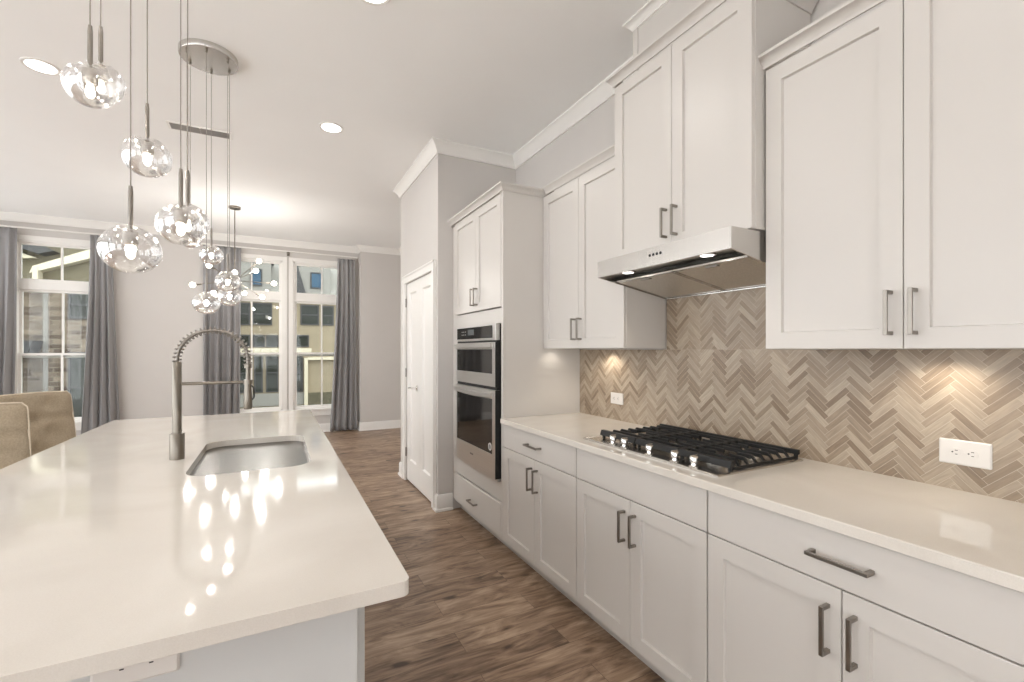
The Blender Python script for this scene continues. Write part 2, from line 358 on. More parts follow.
def shaker_pts(bm, f, a0, a1, b0, b1, rail, th=.02, rec=.011, ch=.0028, railb=None, railt=None):
    """framed panel; f(a, b, d) maps width, height and outward depth to world"""
    rb = railb or rail; rt = railt or rail
    def ring(ai0, ai1, bi0, bi1, d): return [bm.verts.new(f(*p)) for p in ((ai0, bi0, d), (ai1, bi0, d), (ai1, bi1, d), (ai0, bi1, d))]
    o0 = ring(a0, a1, b0, b1, 0); o1 = ring(a0, a1, b0, b1, th-.0015); o2 = ring(a0+.0015, a1-.0015, b0+.0015, b1-.0015, th)
    i0 = ring(a0+rail, a1-rail, b0+rb, b1-rt, th)
    i1 = ring(a0+rail+ch, a1-rail-ch, b0+rb+ch, b1-rt-ch, th-rec)
    for p, q in ((o0, o1), (o1, o2), (o2, i0), (i0, i1)):
        for k in range(4): bm.faces.new((p[k], p[(k+1) % 4], q[(k+1) % 4], q[k]))
    bm.faces.new(i1); bm.faces.new(o0[::-1])
def slab_pts(bm, f, a0, a1, b0, b1, th=.02):
    def ring(e, d): return [bm.verts.new(f(*p)) for p in ((a0+e, b0+e, d), (a1-e, b0+e, d), (a1-e, b1-e, d), (a0+e, b1-e, d))]
    rs = [ring(0, 0), ring(0, th-.002), ring(.002, th)]
    for p, q in zip(rs, rs[1:]):
        for k in range(4): bm.faces.new((p[k], p[(k+1) % 4], q[(k+1) % 4], q[k]))
    bm.faces.new(rs[-1]); bm.faces.new(rs[0][::-1])
def facing(xf):   # maps (y, z, outward) onto a front whose back plane is xf and looks to -X
    return lambda a, b, d: (xf-d, a, b)

for i, (a0, a1, hs) in enumerate(((DY0+.003, 4.298, 0), (4.302, DY1-.003, 1))):
    bm = nbm(); shaker_pts(bm, facing(XP+.045), a0, a1, .012, DZ-.003, .105, th=.037, rec=.015, ch=.012, railb=.22)
    d = obj('door_%d' % (i+1), bm, M['trim']); struct(d, ['near leaf of the white pantry double doors', 'far leaf of the white pantry double doors with lever handle'][i], 'door')
    yh = DY0-.001 if i == 0 else DY1+.001
    for zh in (.30, 1.13, 1.86):
        bm = nbm(); tube(bm, [(XP-.003, yh, zh-.045), (XP-.003, yh, zh+.045)], .008, 10); box(bm, XP-.004, XP+.001, yh-.014, yh+.014, zh-.045, zh+.045)
        obj('hinge', bm, M['pull'], d)
    if i == 1:
        bm = nbm(); yy, zz = 4.36, .995
        lathe_pts = [(XP+.008, 0), (XP-.004, .030), (XP-.010, .030), (XP-.014, .022), (XP-.014, 0)]
        tube(bm, [(XP+.007, yy, zz), (XP-.006, yy, zz)], .030, 20); tube(bm, [(XP-.006, yy, zz), (XP-.05, yy, zz)], .011, 12)
        tube(bm, [(XP-.05, yy-.005, zz), (XP-.052, yy+.05, zz+.002), (XP-.05, yy+.115, zz-.006)], [.010, .0085, .007], 10)
        obj('door_handle', bm, M['chrome'], d, smooth=True)

# ------------------------------------------------------------------ windows
def window(n, x0, x1, mx, label):
    root = bpy.data.objects.new('window_%d' % n, None); COL.objects.link(root); root.location = (x0, YF, WZ0); struct(root, label, 'window')
    ya, yb = YF+.03, YF+.075
    bm = nbm(); j = .022
    box(bm, x0, x0+j, YF-.002, YF+.14, WZ0, WZ1); box(bm, x1-j, x1, YF-.002, YF+.14, WZ0, WZ1)
    box(bm, x0, x1, YF-.002, YF+.14, WZ1-j, WZ1); box(bm, x0, x1, YF-.002, YF+.14, WZ0, WZ0+j)
    box(bm, x0+j, x1-j, ya-.01, yb+.02, 2.165, 2.275)          # transom bar
    obj('window_frame', bm, M['trim'], root, bevel=.002)
    e = .030
    def sash(name, z0, z1, yo):
        bm = nbm(); a, b = ya+yo, ya+yo+.03
        box(bm, x0+j, x0+j+e, a, b, z0, z1); box(bm, x1-j-e, x1-j, a, b, z0, z1)
        box(bm, x0+j+e, x1-j-e, a, b, z0, z0+e); box(bm, x0+j+e, x1-j-e, a, b, z1-e, z1)
        box(bm, mx-.011, mx+.011, a+.004, b-.004, z0+e, z1-e)
        s = obj(name, bm, M['trim'], root)
        bm = nbm(); box(bm, x0+j+e, x1-j-e, a+.012, a+.016, z0+e, z1-e); obj('pane', bm, M['pane_dimming'], s)
    sash('transom_sash', 2.275, WZ1-j, 0); sash('upper_sash', 1.265, 2.165, .032); sash('lower_sash', WZ0+j, 1.325, 0)
    bm = nbm(); box(bm, x0-.09, x1+.09, YF-.05, YF, WZ0-.03, WZ0); box(bm, x0-.06, x1+.06, YF-.02, YF, WZ0-.12, WZ0-.03); obj('window_sill', bm, M['trim'], root, bevel=.003)
    bm = nbm()
    c = .065
    box(bm, x0-c, x0, YF-.016, YF, WZ0, WZ1+c); box(bm, x1, x1+c, YF-.016, YF, WZ0, WZ1+c); box(bm, x0, x1, YF-.016, YF, WZ1, WZ1+c)
    obj('window_casing', bm, M['trim'], root, bevel=.002)
window(1, *WINS[0], -2.545, 'tall white window at the left showing the brick house')
window(2, *WINS[1], -.326, 'left window of the pair in the middle of the far wall')
window(3, *WINS[2], .696, 'right window of the pair, beside the right curtain')
for n, (y0, y1) in enumerate(LW):
    bm = nbm(); j = .05; z0, z1 = .12, 2.85
    box(bm, XL-.14, XL, y0, y0+j, z0, z1); box(bm, XL-.14, XL, y1-j, y1, z0, z1); box(bm, XL-.14, XL, y0+j, y1-j, z0, z0+j); box(bm, XL-.14, XL, y0+j, y1-j, z1-j, z1)
    box(bm, XL-.1, XL-.04, (y0+y1)/2-.03, (y0+y1)/2+.03, z0+j, z1-j)
    w = struct(obj('window_%d' % (n+4), bm, M['trim']), 'unseen white framed window added in the left side wall for daylight', 'window')
    bm = nbm(); box(bm, XL-.075, XL-.07, y0+j, y1-j, z0+j, z1-j); obj('pane', bm, M['pane'], w)

for n, (x0, x1, z1) in enumerate(BW):
    bm = nbm(); j = .05; z0 = .12
    box(bm, x0, x0+j, YN-.14, YN, z0, z1); box(bm, x1-j, x1, YN-.14, YN, z0, z1); box(bm, x0+j, x1-j, YN-.14, YN, z0, z0+j); box(bm, x0+j, x1-j, YN-.14, YN, z1-j, z1)
    box(bm, (x0+x1)/2-.03, (x0+x1)/2+.03, YN-.1, YN-.04, z0+j, z1-j)
    w = struct(obj('window_%d' % (n+4+len(LW)), bm, M['trim']), 'unseen white framed window added behind the viewer for daylight', 'window')
    bm = nbm(); box(bm, x0+j, x1-j, YN-.075, YN-.07, z0+j, z1-j); obj('pane', bm, M['pane'], w)
# curtains
def curtain(name, top, bot, z0, z1, folds, label, seed, amp=.045, skew=0.0):
    bm = nbm(); nx, nz = folds*14, 26; rnd = random.Random(seed)
    ph = [rnd.uniform(-.5, .5) for _ in range(folds*2+3)]
    yc = 8.105; rows = []
    for layer in (0, 1):
        L = []
        for iz in range(nz+1):
            t = iz/nz; z = z1+(z0-z1)*t; row = []
            e = t**1.3
            xa = top[0]+(bot[0]-top[0])*e; xb = top[1]+(bot[1]-top[1])*e
            am = amp*(.55+.45*min(1, t*2.2))
            for ix in range(nx+1):
                s = ix/nx; q = s*folds*2; k = int(q); fr = q-k
                p = ph[k]*(1-fr)+ph[k+1]*fr
                w = sin(pi*q+p*1.4*t)
                x = xa+(xb-xa)*s+.010*sin(2*pi*q+1.3*t)*t
                y = yc-am*w*(.7+.3*cos(q*1.7+seed))+.008*sin(3*q+5*t)
                row.append(bm.verts.new((x, y+layer*.004, z)))
            L.append(row)
        rows.append(L)
    for L in rows:
        for iz in range(nz):
            for ix in range(nx): bm.faces.new((L[iz][ix], L[iz][ix+1], L[iz+1][ix+1], L[iz+1][ix]))
    A, B = rows
    for iz in range(nz):
        bm.faces.new((A[iz][0], A[iz+1][0], B[iz+1][0], B[iz][0])); bm.faces.new((A[iz][nx], B[iz][nx], B[iz+1][nx], A[iz+1][nx]))
    for ix in range(nx):
        bm.faces.new((A[0][ix], B[0][ix], B[0][ix+1], A[0][ix+1])); bm.faces.new((A[nz][ix], A[nz][ix+1], B[nz][ix+1], B[nz][ix]))
    return tag(obj(name, bm, M['curtain'], smooth='full'), label, 'curtain', 'grey floor-length curtains')
curtain('curtain', (-3.30, -2.93), (-3.34, -2.99), .015, 2.93, 4, 'grey curtain cut by the left edge of the photo', 1)
curtain('curtain', (-2.22, -1.99), (-2.33, -1.90), .015, 2.93, 4, 'grey curtain right of the left window, behind the bubble pendant', 2)
curtain('curtain', (-.945, -.46), (-.955, -.49), .015, 2.93, 6, 'grey curtain behind the faucet, left of the paired windows', 3)
curtain('curtain', (.93, 1.21), (.80, 1.235), .015, 2.90, 4, 'grey curtain flaring to the floor at the far right corner', 4)
def rod(x0, x1, label, br):
    r = thing('curtain_rod', label, 'curtain rod', (x0, 8.105, 2.945), 'curtain rods')
    bm = nbm(); tube(bm, [(x0, YF, 2.945), (x0, 8.12, 2.945), (x0+.015, 8.105, 2.945), (x1-.015, 8.105, 2.945), (x1, 8.12, 2.945), (x1, YF, 2.945)], .011, 10); obj('rod', bm, M['trim'], r, smooth=True)
    for x in br:
        bm = nbm(); box(bm, x-.012, x+.012, 8.09, YF, 2.915, 2.931); box(bm, x-.02, x+.02, YF-.006, YF, 2.885, 2.965); obj('bracket', bm, M['nickel'], r)
rod(-3.36, -1.96, 'white curtain rod over the left window', [-3.2])
rod(-.97, 1.25, 'white curtain rod over the paired windows with centre bracket', [.19])

# ------------------------------------------------------------------ outside
def facade_box(bm, x0, x1, z0, z1, y, d): box(bm, x0, x1, y, y+d, z0, z1)
bm = nbm(); box(bm, -40, 30, 8.6, 60, -1.2, -1.0); struct(obj('ground', bm, M['street']), 'street outside the windows', 'ground')
# cream townhouse on plane Y=20, in metres
f455 = 455; _s, _c = sin(math.atan(237/455)), cos(math.atan(237/455))
YB = 20.0
h = thing('townhouse', 'cream stucco townhouse across the street, in the paired windows', 'building', (0, YB, -1))
bm = nbm(); box(bm, -3.2, 5.2, YB, YB+6, -1, 3.43); obj('wall', bm, M['stucco'], h)
bm = nbm(); box(bm, -3.3, 5.3, YB-.25, YB+.0, 3.40, 3.56); obj('gutter', bm, M['slate'], h)
bm = nbm(); prism(bm, [(YB, 3.56), (YB+3.0, 6.4), (YB+6, 3.56)], 'x', -3.3, 5.3); obj('roof', bm, M['stucco2'], h)
def owin(x0, x1, z0, z1, g='darkglass', y=YB, fr='slate', rail=True):
    bm = nbm(); t = .05
    box(bm, x0, x1, y-.05, y, z1-t, z1); box(bm, x0, x1, y-.05, y, z0, z0+t); box(bm, x0, x0+t, y-.05, y, z0+t, z1-t); box(bm, x1-t, x1, y-.05, y, z0+t, z1-t)
    if rail: box(bm, x0+t, x1-t, y-.045, y, (z0+z1)/2-.025, (z0+z1)/2+.025)
    w = obj('window', bm, M[fr], h); bm = nbm(); box(bm, x0+t, x1-t, y-.02, y-.005, z0+t, z1-t); obj('pane', bm, M[g], w)
for x0, x1, z0, z1 in ((-1.9, -1.42, 2.31, 3.16), (-1.34, -.84, 2.31, 3.16), (-.76, -.10, 2.33, 3.18), (.90, 1.58, 2.37, 3.18), (1.68, 2.14, 2.37, 3.17), (-1.17, -.84, 1.48, 1.95), (-.75, -.34, 1.48, 1.95), (-.31, .12, 1.48, 1.95), (.53, 1.21, 1.49, 1.97), (-1.3, -.84, -.27, 1.25), (-.71, -.41, -.27, 1.25), (-.31, .12, -.27, 1.25), (.53, .99, -.30, 1.25)):
    owin(x0, x1, z0, z1, rail=(z1-z0) > .6)
for x0, x1, z0, z1 in ((-.84, -.44, 3.84, 4.50), (1.27, 1.72, 3.86, 4.52)):      # dormers
    bm = nbm(); box(bm, x0-.42, x1+.30, YB+.12, YB+2.2, 3.56, 4.9); d = obj('dormer', bm, M['stucco2'], h)
    bm = nbm(); prism(bm, [(x0-.5, 4.9), ((x0+x1)/2, 5.35), (x1+.4, 4.9)], 'y', YB+.02, YB+2.2); obj('dormer_roof', bm, M['slate'], d)
    bm = nbm(); t = .05; y = YB+.12
    box(bm, x0, x1, y-.05, y, z1-t, z1); box(bm, x0, x1, y-.05, y, z0, z0+t); box(bm, x0, x0+t, y-.05, y, z0+t, z1-t); box(bm, x1-t, x1, y-.05, y, z0+t, z1-t); obj('dormer_window', bm, M['slate'], d)
    bm = nbm(); box(bm, x0+t, x1-t, y-.02, y-.005, z0+t, z1-t); obj('dormer_pane', bm, M['blueglass'], d)
bm = nbm(); prism(bm, [(.55, 3.56), (1.12, 3.56), (.80, 4.70), (.55, 4.70)], 'y', YB-.02, YB+.10); obj('roof_slope', bm, M['slate'], h)
bm = nbm(); box(bm, -1.6, 1.3, YB-.10, YB, 1.27, 1.44); obj('belt_course', bm, M['outwhite'], h)
bm = nbm(); box(bm, -1.6, 1.08, YB-.05, YB, -.80, -.32); obj('base_panel', bm, M['stucco2'], h)
bm = nbm(); box(bm, 1.14, 2.6, YB-.16, YB, -1, -.35); obj('stone_base', bm, M['stone'], h)
bm = nbm(); box(bm, 1.03, 1.16, YB-.20, YB, -1, 1.05); box(bm, 1.16, 2.6, YB-.20, YB, .97, 1.08); obj('porch_trim', bm, M['outwhite'], h)
# brick house on plane Y=16, seen through the left window
Y2 = 16.0
h = thing('brick_house', 'brick house with white gable boards, seen through the left window', 'building', (-5, Y2, -1))
bm = nbm(); box(bm, -9, -5.19, Y2, Y2+5, -1, 3.12); box(bm, -5.10, -3.3, Y2-.35, Y2+5, -1, 2.97); obj('wall', bm, M['brick'], h)
bm = nbm(); box(bm, -5.29, -5.185, Y2-.06, Y2+.05, -1, 3.0); obj('downpipe', bm, M['stucco2'], h)
bm = nbm(); box(bm, -5.185, -5.105, Y2-.02, Y2+.05, -1, 3.1); obj('gap_shade', bm, M['dark'], h)  # near-black strip standing in for shade in the gap between the walls
bm = nbm(); prism(bm, [(-5.25, 2.97), (-5.25, 3.28), (-3.3, 4.13), (-3.3, 2.97)], 'y', Y2-.34, Y2+4); obj('gable', bm, M['tanroof'], h)
bm = nbm(); prism(bm, [(-5.36, 3.26), (-5.30, 3.44), (-3.3, 4.41), (-3.3, 4.11)], 'y', Y2-.60, Y2-.30); prism(bm, [(-5.30, 3.0), (-5.30, 3.42), (-5.20, 3.42), (-5.20, 3.0)], 'y', Y2-.62, Y2-.34); obj('rake_board', bm, M['outwhite'], h)
bm = nbm(); prism(bm, [(-9, 3.10), (-9, 3.42), (-7.5, 4.6), (-6.5, 5.6), (-3.3, 5.6), (-3.3, 4.2), (-5.25, 3.10)], 'y', Y2+.1, Y2+4.5); obj('roof', bm, M['tanroof'], h)
bm = nbm(); prism(bm, [(-9, 3.30), (-9, 4.20), (-6.3, 4.05), (-5.40, 3.72)], 'y', Y2-.1, Y2+.05); obj('gable_board', bm, M['outwhite'], h)
bm = nbm(); prism(bm, [(-6.6, 4.25), (-5.55, 4.20), (-5.0, 3.90), (-5.30, 3.80)], 'y', Y2-.3, Y2+.6); obj('eave', bm, M['slate'], h)
for z0, z1 in ((2.17, 2.91), (-.5, 1.31)): owin(-4.71, -3.9, z0, z1, y=Y2-.35)
bm = nbm(); prism(bm, [(-6.4, 1.22), (-6.4, 1.60), (-5.30, 1.60), (-5.40, 1.22)], 'y', Y2-.6, Y2); obj('awning', bm, M['slate'], h)
for i, (x, w_, hh) in enumerate(((-6.7, .5, 1.0), (-5.65, .33, .7))):
    bm = nbm()
    bmesh.ops.create_icosphere(bm, subdivisions=4, radius=1)
    for v in bm.verts:
        n = 1+.18*sin(9*v.co.x+3*v.co.z+i)*cos(8*v.co.y+5*v.co.z); v.co = Vector((x+v.co.x*w_*n, Y2-1.3+v.co.y*w_*n, -1+hh+v.co.z*hh*n))
    tag(obj('shrub', bm, M['hedge'], smooth='full'), ['large round green shrub before the brick house', 'small green shrub beside the larger one'][i], 'shrub')

# ------------------------------------------------------------------ kitchen run
XD = 1.36      # plane the door backs sit on; fronts reach X = 1.34
def pull(parent, y0, y1, z0, z1, xf):
    """square bar pull between two posts in front of plane xf"""
    bm = nbm(); p = .030; t = .0055
    vertical = abs(z1-z0) > abs(y1-y0)
    if vertical:
        y = (y0+y1)/2
        box(bm, xf-p-.008, xf-p, y-t, y+t, z0, z1)
        for z in (z0, z1-.011): box(bm, xf-p, xf, y-t, y+t, z, z+.011)
    else:
        z = (z0+z1)/2
        box(bm, xf-p-.008, xf-p, y0, y1, z-t, z+t)
        for y in (y0, y1-.011): box(bm, xf-p, xf, y, y+.011, z-t, z+t)
    return obj('handle', bm, M['pull'], parent, bevel=.0012)
def base_cabinet(y0, y1, label, drawer_handle):
    r = thing('base_cabinet', label, 'cabinet', (XD, (y0+y1)/2, 0), 'white base cabinets under the counter')
    bm = nbm()
    for y in (y0, y1-.018): box(bm, XD, XR-.004, y, y+.018, .10, .884)
    box(bm, XD, XR-.004, y0+.018, y1-.018, .10, .118); box(bm, XR-.02, XR-.004, y0+.018, y1-.018, .118, .884)
    box(bm, XD, XD+.018, y0+.018, y1-.018, .70, .884); box(bm, XD, XD+.018, y0+.018, y0+.045, .118, .70); box(bm, XD, XD+.018, y1-.045, y1-.018, .118, .70)
    box(bm, XD+.07, XD+.088, y0, y1, 0, .10)
    obj('body', bm, M['cab'], r)
    g = .0022; ym = (y0+y1)/2
    bm = nbm(); slab_pts(bm, facing(XD), y0+g, y1-g, .729, .877); d = obj('drawer', bm, M['cab'], r)
    if drawer_handle: pull(d, ym-.076, ym+.076, .800, .811, XD-.02)
    for a, b, hy in ((y0+g, ym-g/1.5, ym-.033), (ym+g/1.5, y1-g, ym+.033)):
        bm = nbm(); shaker_pts(bm, facing(XD), a, b, .106, .725, .062); d = obj('door', bm, M['cab'], r)
        pull(d, hy-.005, hy+.005, .542, .676, XD-.02)
B0 = .245
base_cabinet(1.877, 2.700, 'white base cabinet next to the oven tower, narrow drawer over two doors', True)
base_cabinet(1.097, 1.875, 'white base cabinet under the gas cooktop with a plain front panel', False)
base_cabinet(B0, 1.095, 'white base cabinet in the right foreground with a long drawer pull', True)
bm = nbm(); prism(bm, [(1.320, .884), (1.320, .911), (1.323, .914), (XR-.001, .914), (XR-.001, .884)], 'y', B0-.01, 2.701)
tag(obj('countertop', bm, M['quartz']), 'long white quartz countertop along the wall holding the cooktop', 'countertop')

# backsplash tiles
def backsplash():
    Wt, n = .0216, 5; L = Wt*n
    bmt = nbm(); lay = bmt.verts.layers.float_vector.new('grain'); rnd = random.Random(3)
    yc, zc = 1.5, 1.3; s2 = math.sqrt(.5)
    def rot(a, b): return (yc+(a-b)*s2, zc+(a+b)*s2)
    gq = .0007
    def tile(a0, a1, b0, b1, flip):
        c = rot((a0+a1)/2, (b0+b1)/2)
        if not (B0-.1 < c[0] < 2.8 and .85 < c[1] < 1.72): return
        off = rnd.uniform(0, 50); vs = []
        for a, b in ((a0+gq, b0+gq), (a1-gq, b0+gq), (a1-gq, b1-gq), (a0+gq, b1-gq)):
            y, z = rot(a, b); v = bmt.verts.new((XR-.0105, y, z))
            v[lay] = (b+off, a, off) if flip else (a+off, b, off); vs.append(v)
        bmt.faces.new(vs)
    for i in range(-90, 90):
        for j in range(-9, 10):
            ox, oy = (i+n*j)*Wt, (i-n*j)*Wt
            tile(ox, ox+L, oy, oy+Wt, False); tile(ox, ox+Wt, oy+Wt, oy+Wt+L, True)
    out = nbm(); lo = out.verts.layers.float_vector.new('grain')
    for (ya, yb, za, zb) in ((B0, 2.698, .9145, 1.369), (1.099, 1.873, 1.3695, 1.70)):
        c = bmt.copy()
        for co, no in (((0, ya, 0), (0, -1, 0)), ((0, yb, 0), (0, 1, 0)), ((0, 0, za), (0, 0, -1)), ((0, 0, zb), (0, 0, 1))):
            bmesh.ops.bisect_plane(c, geom=c.verts[:]+c.edges[:]+c.faces[:], plane_co=co, plane_no=no, clear_outer=True)
        lc = c.verts.layers.float_vector['grain']
        for f in c.faces:
            front = []; back = []
            for v in f.verts:
                w = out.verts.new(v.co); w[lo] = v[lc]; front.append(w); w2 = out.verts.new(v.co+Vector((.0025, 0, 0))); w2[lo] = v[lc]; back.append(w2)
            out.faces.new(front); m = len(front)
            for k in range(m): out.faces.new((front[k], front[(k+1) % m], back[(k+1) % m], back[k]))
        c.free()
    bmt.free()
    r = thing('backsplash', 'taupe herringbone tile backsplash between counter and wall cabinets', 'backsplash', (XR, 1.5, .914))
    r['kind'] = 'structure'
    obj('tiles', out, M['tile'], r)
    bm = nbm(); box(bm, XR-.0101, XR-.0005, B0, 2.699, .914, 1.369); box(bm, XR-.0101, XR-.0005, 1.098, 1.874, 1.369, 1.70); obj('grout', bm, M['grout'], r)
backsplash()

# oven tower
TY0, TY1 = 2.703, 3.615
r = thing('oven_tower', 'tall white cabinet housing the wall oven at the end of the run', 'cabinet', (XD, 3.16, 0))
bm = nbm()
box(bm, XD, XR-.004, TY0, TY0+.02, .10, 2.44); box(bm, XD, XR-.004, TY1-.02, TY1, .10, 2.44); box(bm, XR-.02, XR-.004, TY0+.02, TY1-.02, .10, 2.44)
box(bm, XD, XR-.02, TY0+.02, TY1-.02, .34, .48); box(bm, XD, XR-.02, TY0+.02, TY1-.02, 1.551, 1.655); box(bm, XD, XR-.02, TY0+.02, TY1-.02, 2.42, 2.44); box(bm, XD+.3, XR-.02, TY0+.02, TY1-.02, .10, .12)
box(bm, XD, XD+.02, TY0+.02, TY0+.044, .48, 1.551); box(bm, XD, XD+.02, TY1-.040, TY1-.02, .48, 1.551)
box(bm, XD-.018, XD, TY0, TY0+.030, .10, 2.44)
box(bm, XD+.07, XD+.09, TY0, TY1, 0, .10)
box(bm, XD, XD+.3, TY1, YK-.002, .10, 2.44); box(bm, XD+.07, XD+.09, TY1, YK-.002, 0, .10)
obj('body', bm, M['cab'], r, bevel=.001)
ym = 3.165
bm = nbm(); slab_pts(bm, facing(XD), TY0+.034, TY1-.003, .108, .335); d = obj('drawer', bm, M['cab'], r); pull(d, 3.13, 3.27, .205, .216, XD-.02)
for a, b, hy in ((TY0+.034, ym-.0015, ym-.030), (ym+.0015, TY1-.003, ym+.030)):
    bm = nbm(); shaker_pts(bm, facing(XD), a, b, 1.66, 2.415, .058); d = obj('door', bm, M['cab'], r)
    pull(d, hy-.005, hy+.005, 1.70, 1.83, XD-.02)
CC = [(0, 0), (.006, 0), (.008, .010), (.014, .016), (.026, .033), (.032, .036), (.032, .047), (0, .047)]
def cab_crown(name, path, z, parent):
    bm = nbm(); sweep(bm, path, [(o, z+h_) for o, h_ in CC], 1); return obj(name, bm, M['cab'], parent, smooth=True)
cab_crown('crown', [(XR-.01, TY0), (XD-.02, TY0), (XD-.02, YK-.002)], 2.426, r)

# wall cabinets
def wall_cabinet(y0, y1, z0, z1, xf, label, hz, crown_path, group='white wall cabinets', cz=None):
    """xf = front face plane of the doors"""
    r = thing('wall_cabinet', label, 'cabinet', (XR, (y0+y1)/2, z0), group)
    xb = xf+.02; bm = nbm(); t = .018
    for y in (y0, y1-t): box(bm, xb, XR-.013, y, y+t, z0, z1)
    box(bm, xb, XR-.013, y0+t, y1-t, z0+.018, z0+.036); box(bm, xb, XR-.013, y0+t, y1-t, z1-t, z1); box(bm, XR-.025, XR-.013, y0+t, y1-t, z0+.036, z1-t)
    box(bm, xb, xb+t, y0+t, y1-t, z0, z0+.018)
    obj('body', bm, M['cab'], r, bevel=.001)
    ym = (y0+y1)/2; g = .0018
    for a, b, hy in ((y0+g, ym-g/1.5, ym-.030), (ym+g/1.5, y1-g, ym+.030)):
        bm = nbm(); shaker_pts(bm, facing(xb), a, b, z0+.001, z1-.012, .060); d = obj('door', bm, M['cab'], r)
        pull(d, hy-.005, hy+.005, hz, hz+.134, xf)
    cab_crown('crown', crown_path, z1-.004, r)
    return r
wall_cabinet(.232, 1.088, 1.370, 2.436, 1.65, 'large white wall cabinet right of the hood with two doors', 1.412, [(XR-.014, .232), (1.65, .232), (1.65, 1.088), (XR-.014, 1.088)][:], 'white wall cabinets')
wall_cabinet(1.877, 2.700, 1.376, 2.436, 1.65, 'white wall cabinet between the oven tower and the hood', 1.428, [(1.65, 1.877), (1.65, 2.656)])
hc = wall_cabinet(1.094, 1.874, 1.824, 2.752, 1.582, 'tall white wall cabinet above the steel range hood', 1.876, [(XR-.014, 1.094), (1.582, 1.094), (1.582, 1.874), (XR-.014, 1.874)])

# puck lights under the wall cabinets
def puck(x, y, z, label, w=1):
    t = thing('puck_light', label, 'light', (x, y, z), 'puck lights under the wall cabinets')
    bm = nbm(); lathe(bm, [(0, 0), (.034, 0), (.034, -.010), (.028, -.012), (.026, -.008), (0, -.008)]); obj('housing', bm, M['steel'], t, world=False, smooth=True)
    bm = nbm(); lathe(bm, [(0, -.009), (.025, -.009), (.025, -.0105), (0, -.0105)]); obj('lens', bm, M['canlens'], t, world=False)
    lamp('puck_lamp', 'SPOT', t, (0, 0, -.016), PUCK_W*w, .012, (1, .91, .78), R(140))
    return t
puck(1.855, .655, 1.388, 'puck light under the right wall cabinet, above the large outlet')
puck(1.87, 2.33, 1.394, 'puck light under the middle wall cabinet, above the small outlet')
puck(1.66+.06, 2.63, 1.394, 'puck light beside the oven tower panel', .14)

# outlets
def outlet(loc, label, wid=.118, hgt=.072, rz=0):
    t = thing('wall_outlet', label, 'outlet', loc, 'white duplex wall outlets', rz)     # local: faces -X, wide along Y
    bm = nbm(); P0 = rrect(-wid/2, wid/2, -hgt/2, hgt/2, .004, 3); P1 = rrect(-wid/2+.004, wid/2-.004, -hgt/2+.004, hgt/2-.004, .003, 3)
    rings(bm, [[(0, a, b) for a, b in P0], [(-.003, a, b) for a, b in P0], [(-.006, a, b) for a, b in P1]]); obj('plate', bm, M['plastic'], t, world=False)
    for s in (-1, 1):
        bm = nbm(); c = s*.0195; pr = [(c+.0165*cos(2*pi*k/24)*(.88 if True else 1), max(-.0135, min(.0135, .0165*sin(2*pi*k/24)))) for k in range(24)]
        rings(bm, [[(-.005, a, b) for a, b in pr], [(-.0078, a, b) for a, b in pr]]); d = obj('receptacle', bm, M['plastic'], t, world=False)
        bm = nbm()
        for zz, ll in ((.0062, .0035), (-.0062, .0030)): box(bm, -.0082, -.0070, c-.001-ll, c-.001+ll, zz-.0011, zz+.0011)
        tube(bm, [(-.0082, c+.0085, 0), (-.0070, c+.0085, 0)], .0024, 10); obj('slots', bm, M['slot'], d, world=False)
    bm = nbm(); tube(bm, [(-.0078, 0, 0), (-.006, 0, 0)], .003, 10); obj('screw', bm, M['plastic'], t, world=False)
    return t
outlet((XR-.0108, .622, 1.037), 'large white duplex outlet on the herringbone tile right of the cooktop', .126, .080)
outlet((XR-.0108, 2.292, 1.054), 'small looking white outlet on the herringbone tile left of the cooktop', .118, .072)

# ------------------------------------------------------------------ wall oven
OY0, OY1 = 2.752, 3.49
r = thing('wall_oven', 'stainless microwave and oven combination built into the white tower', 'oven', (1.36, 3.16, .48))
bm = nbm(); box(bm, 1.342, 1.92, OY0+.004, OY1-.004, .487, 1.545); obj('housing', bm, M['dark'], r)
XO = 1.305
bm = nbm(); box(bm, XO+.006, 1.342, OY0, OY1, 1.434, 1.546); cp = obj('control_panel', bm, M['steelv'], r, bevel=.002)
bm = nbm(); box(bm, XO+.002, XO+.006, OY0+.055, OY1-.02, 1.450, 1.535); obj('control_glass', bm, M['oveng'], cp)
bm = nbm(); box(bm, XO+.0008, XO+.002, 3.12, 3.24, 1.478, 1.520); obj('display', bm, mat('oven display', (.10, .11, .115), .2, noise=((5, 5, 5), .05)), cp)
mk = mat('panel marks', (.35, .34, .32), .5, noise=((5, 5, 5), .05))
for k in range(3):
    for q in range(2): bm = nbm(); box(bm, XO+.0008, XO+.002, 3.28+k*.035, 3.295+k*.035, 1.480+q*.022, 1.487+q*.022); obj('touch_mark', bm, mk, cp)
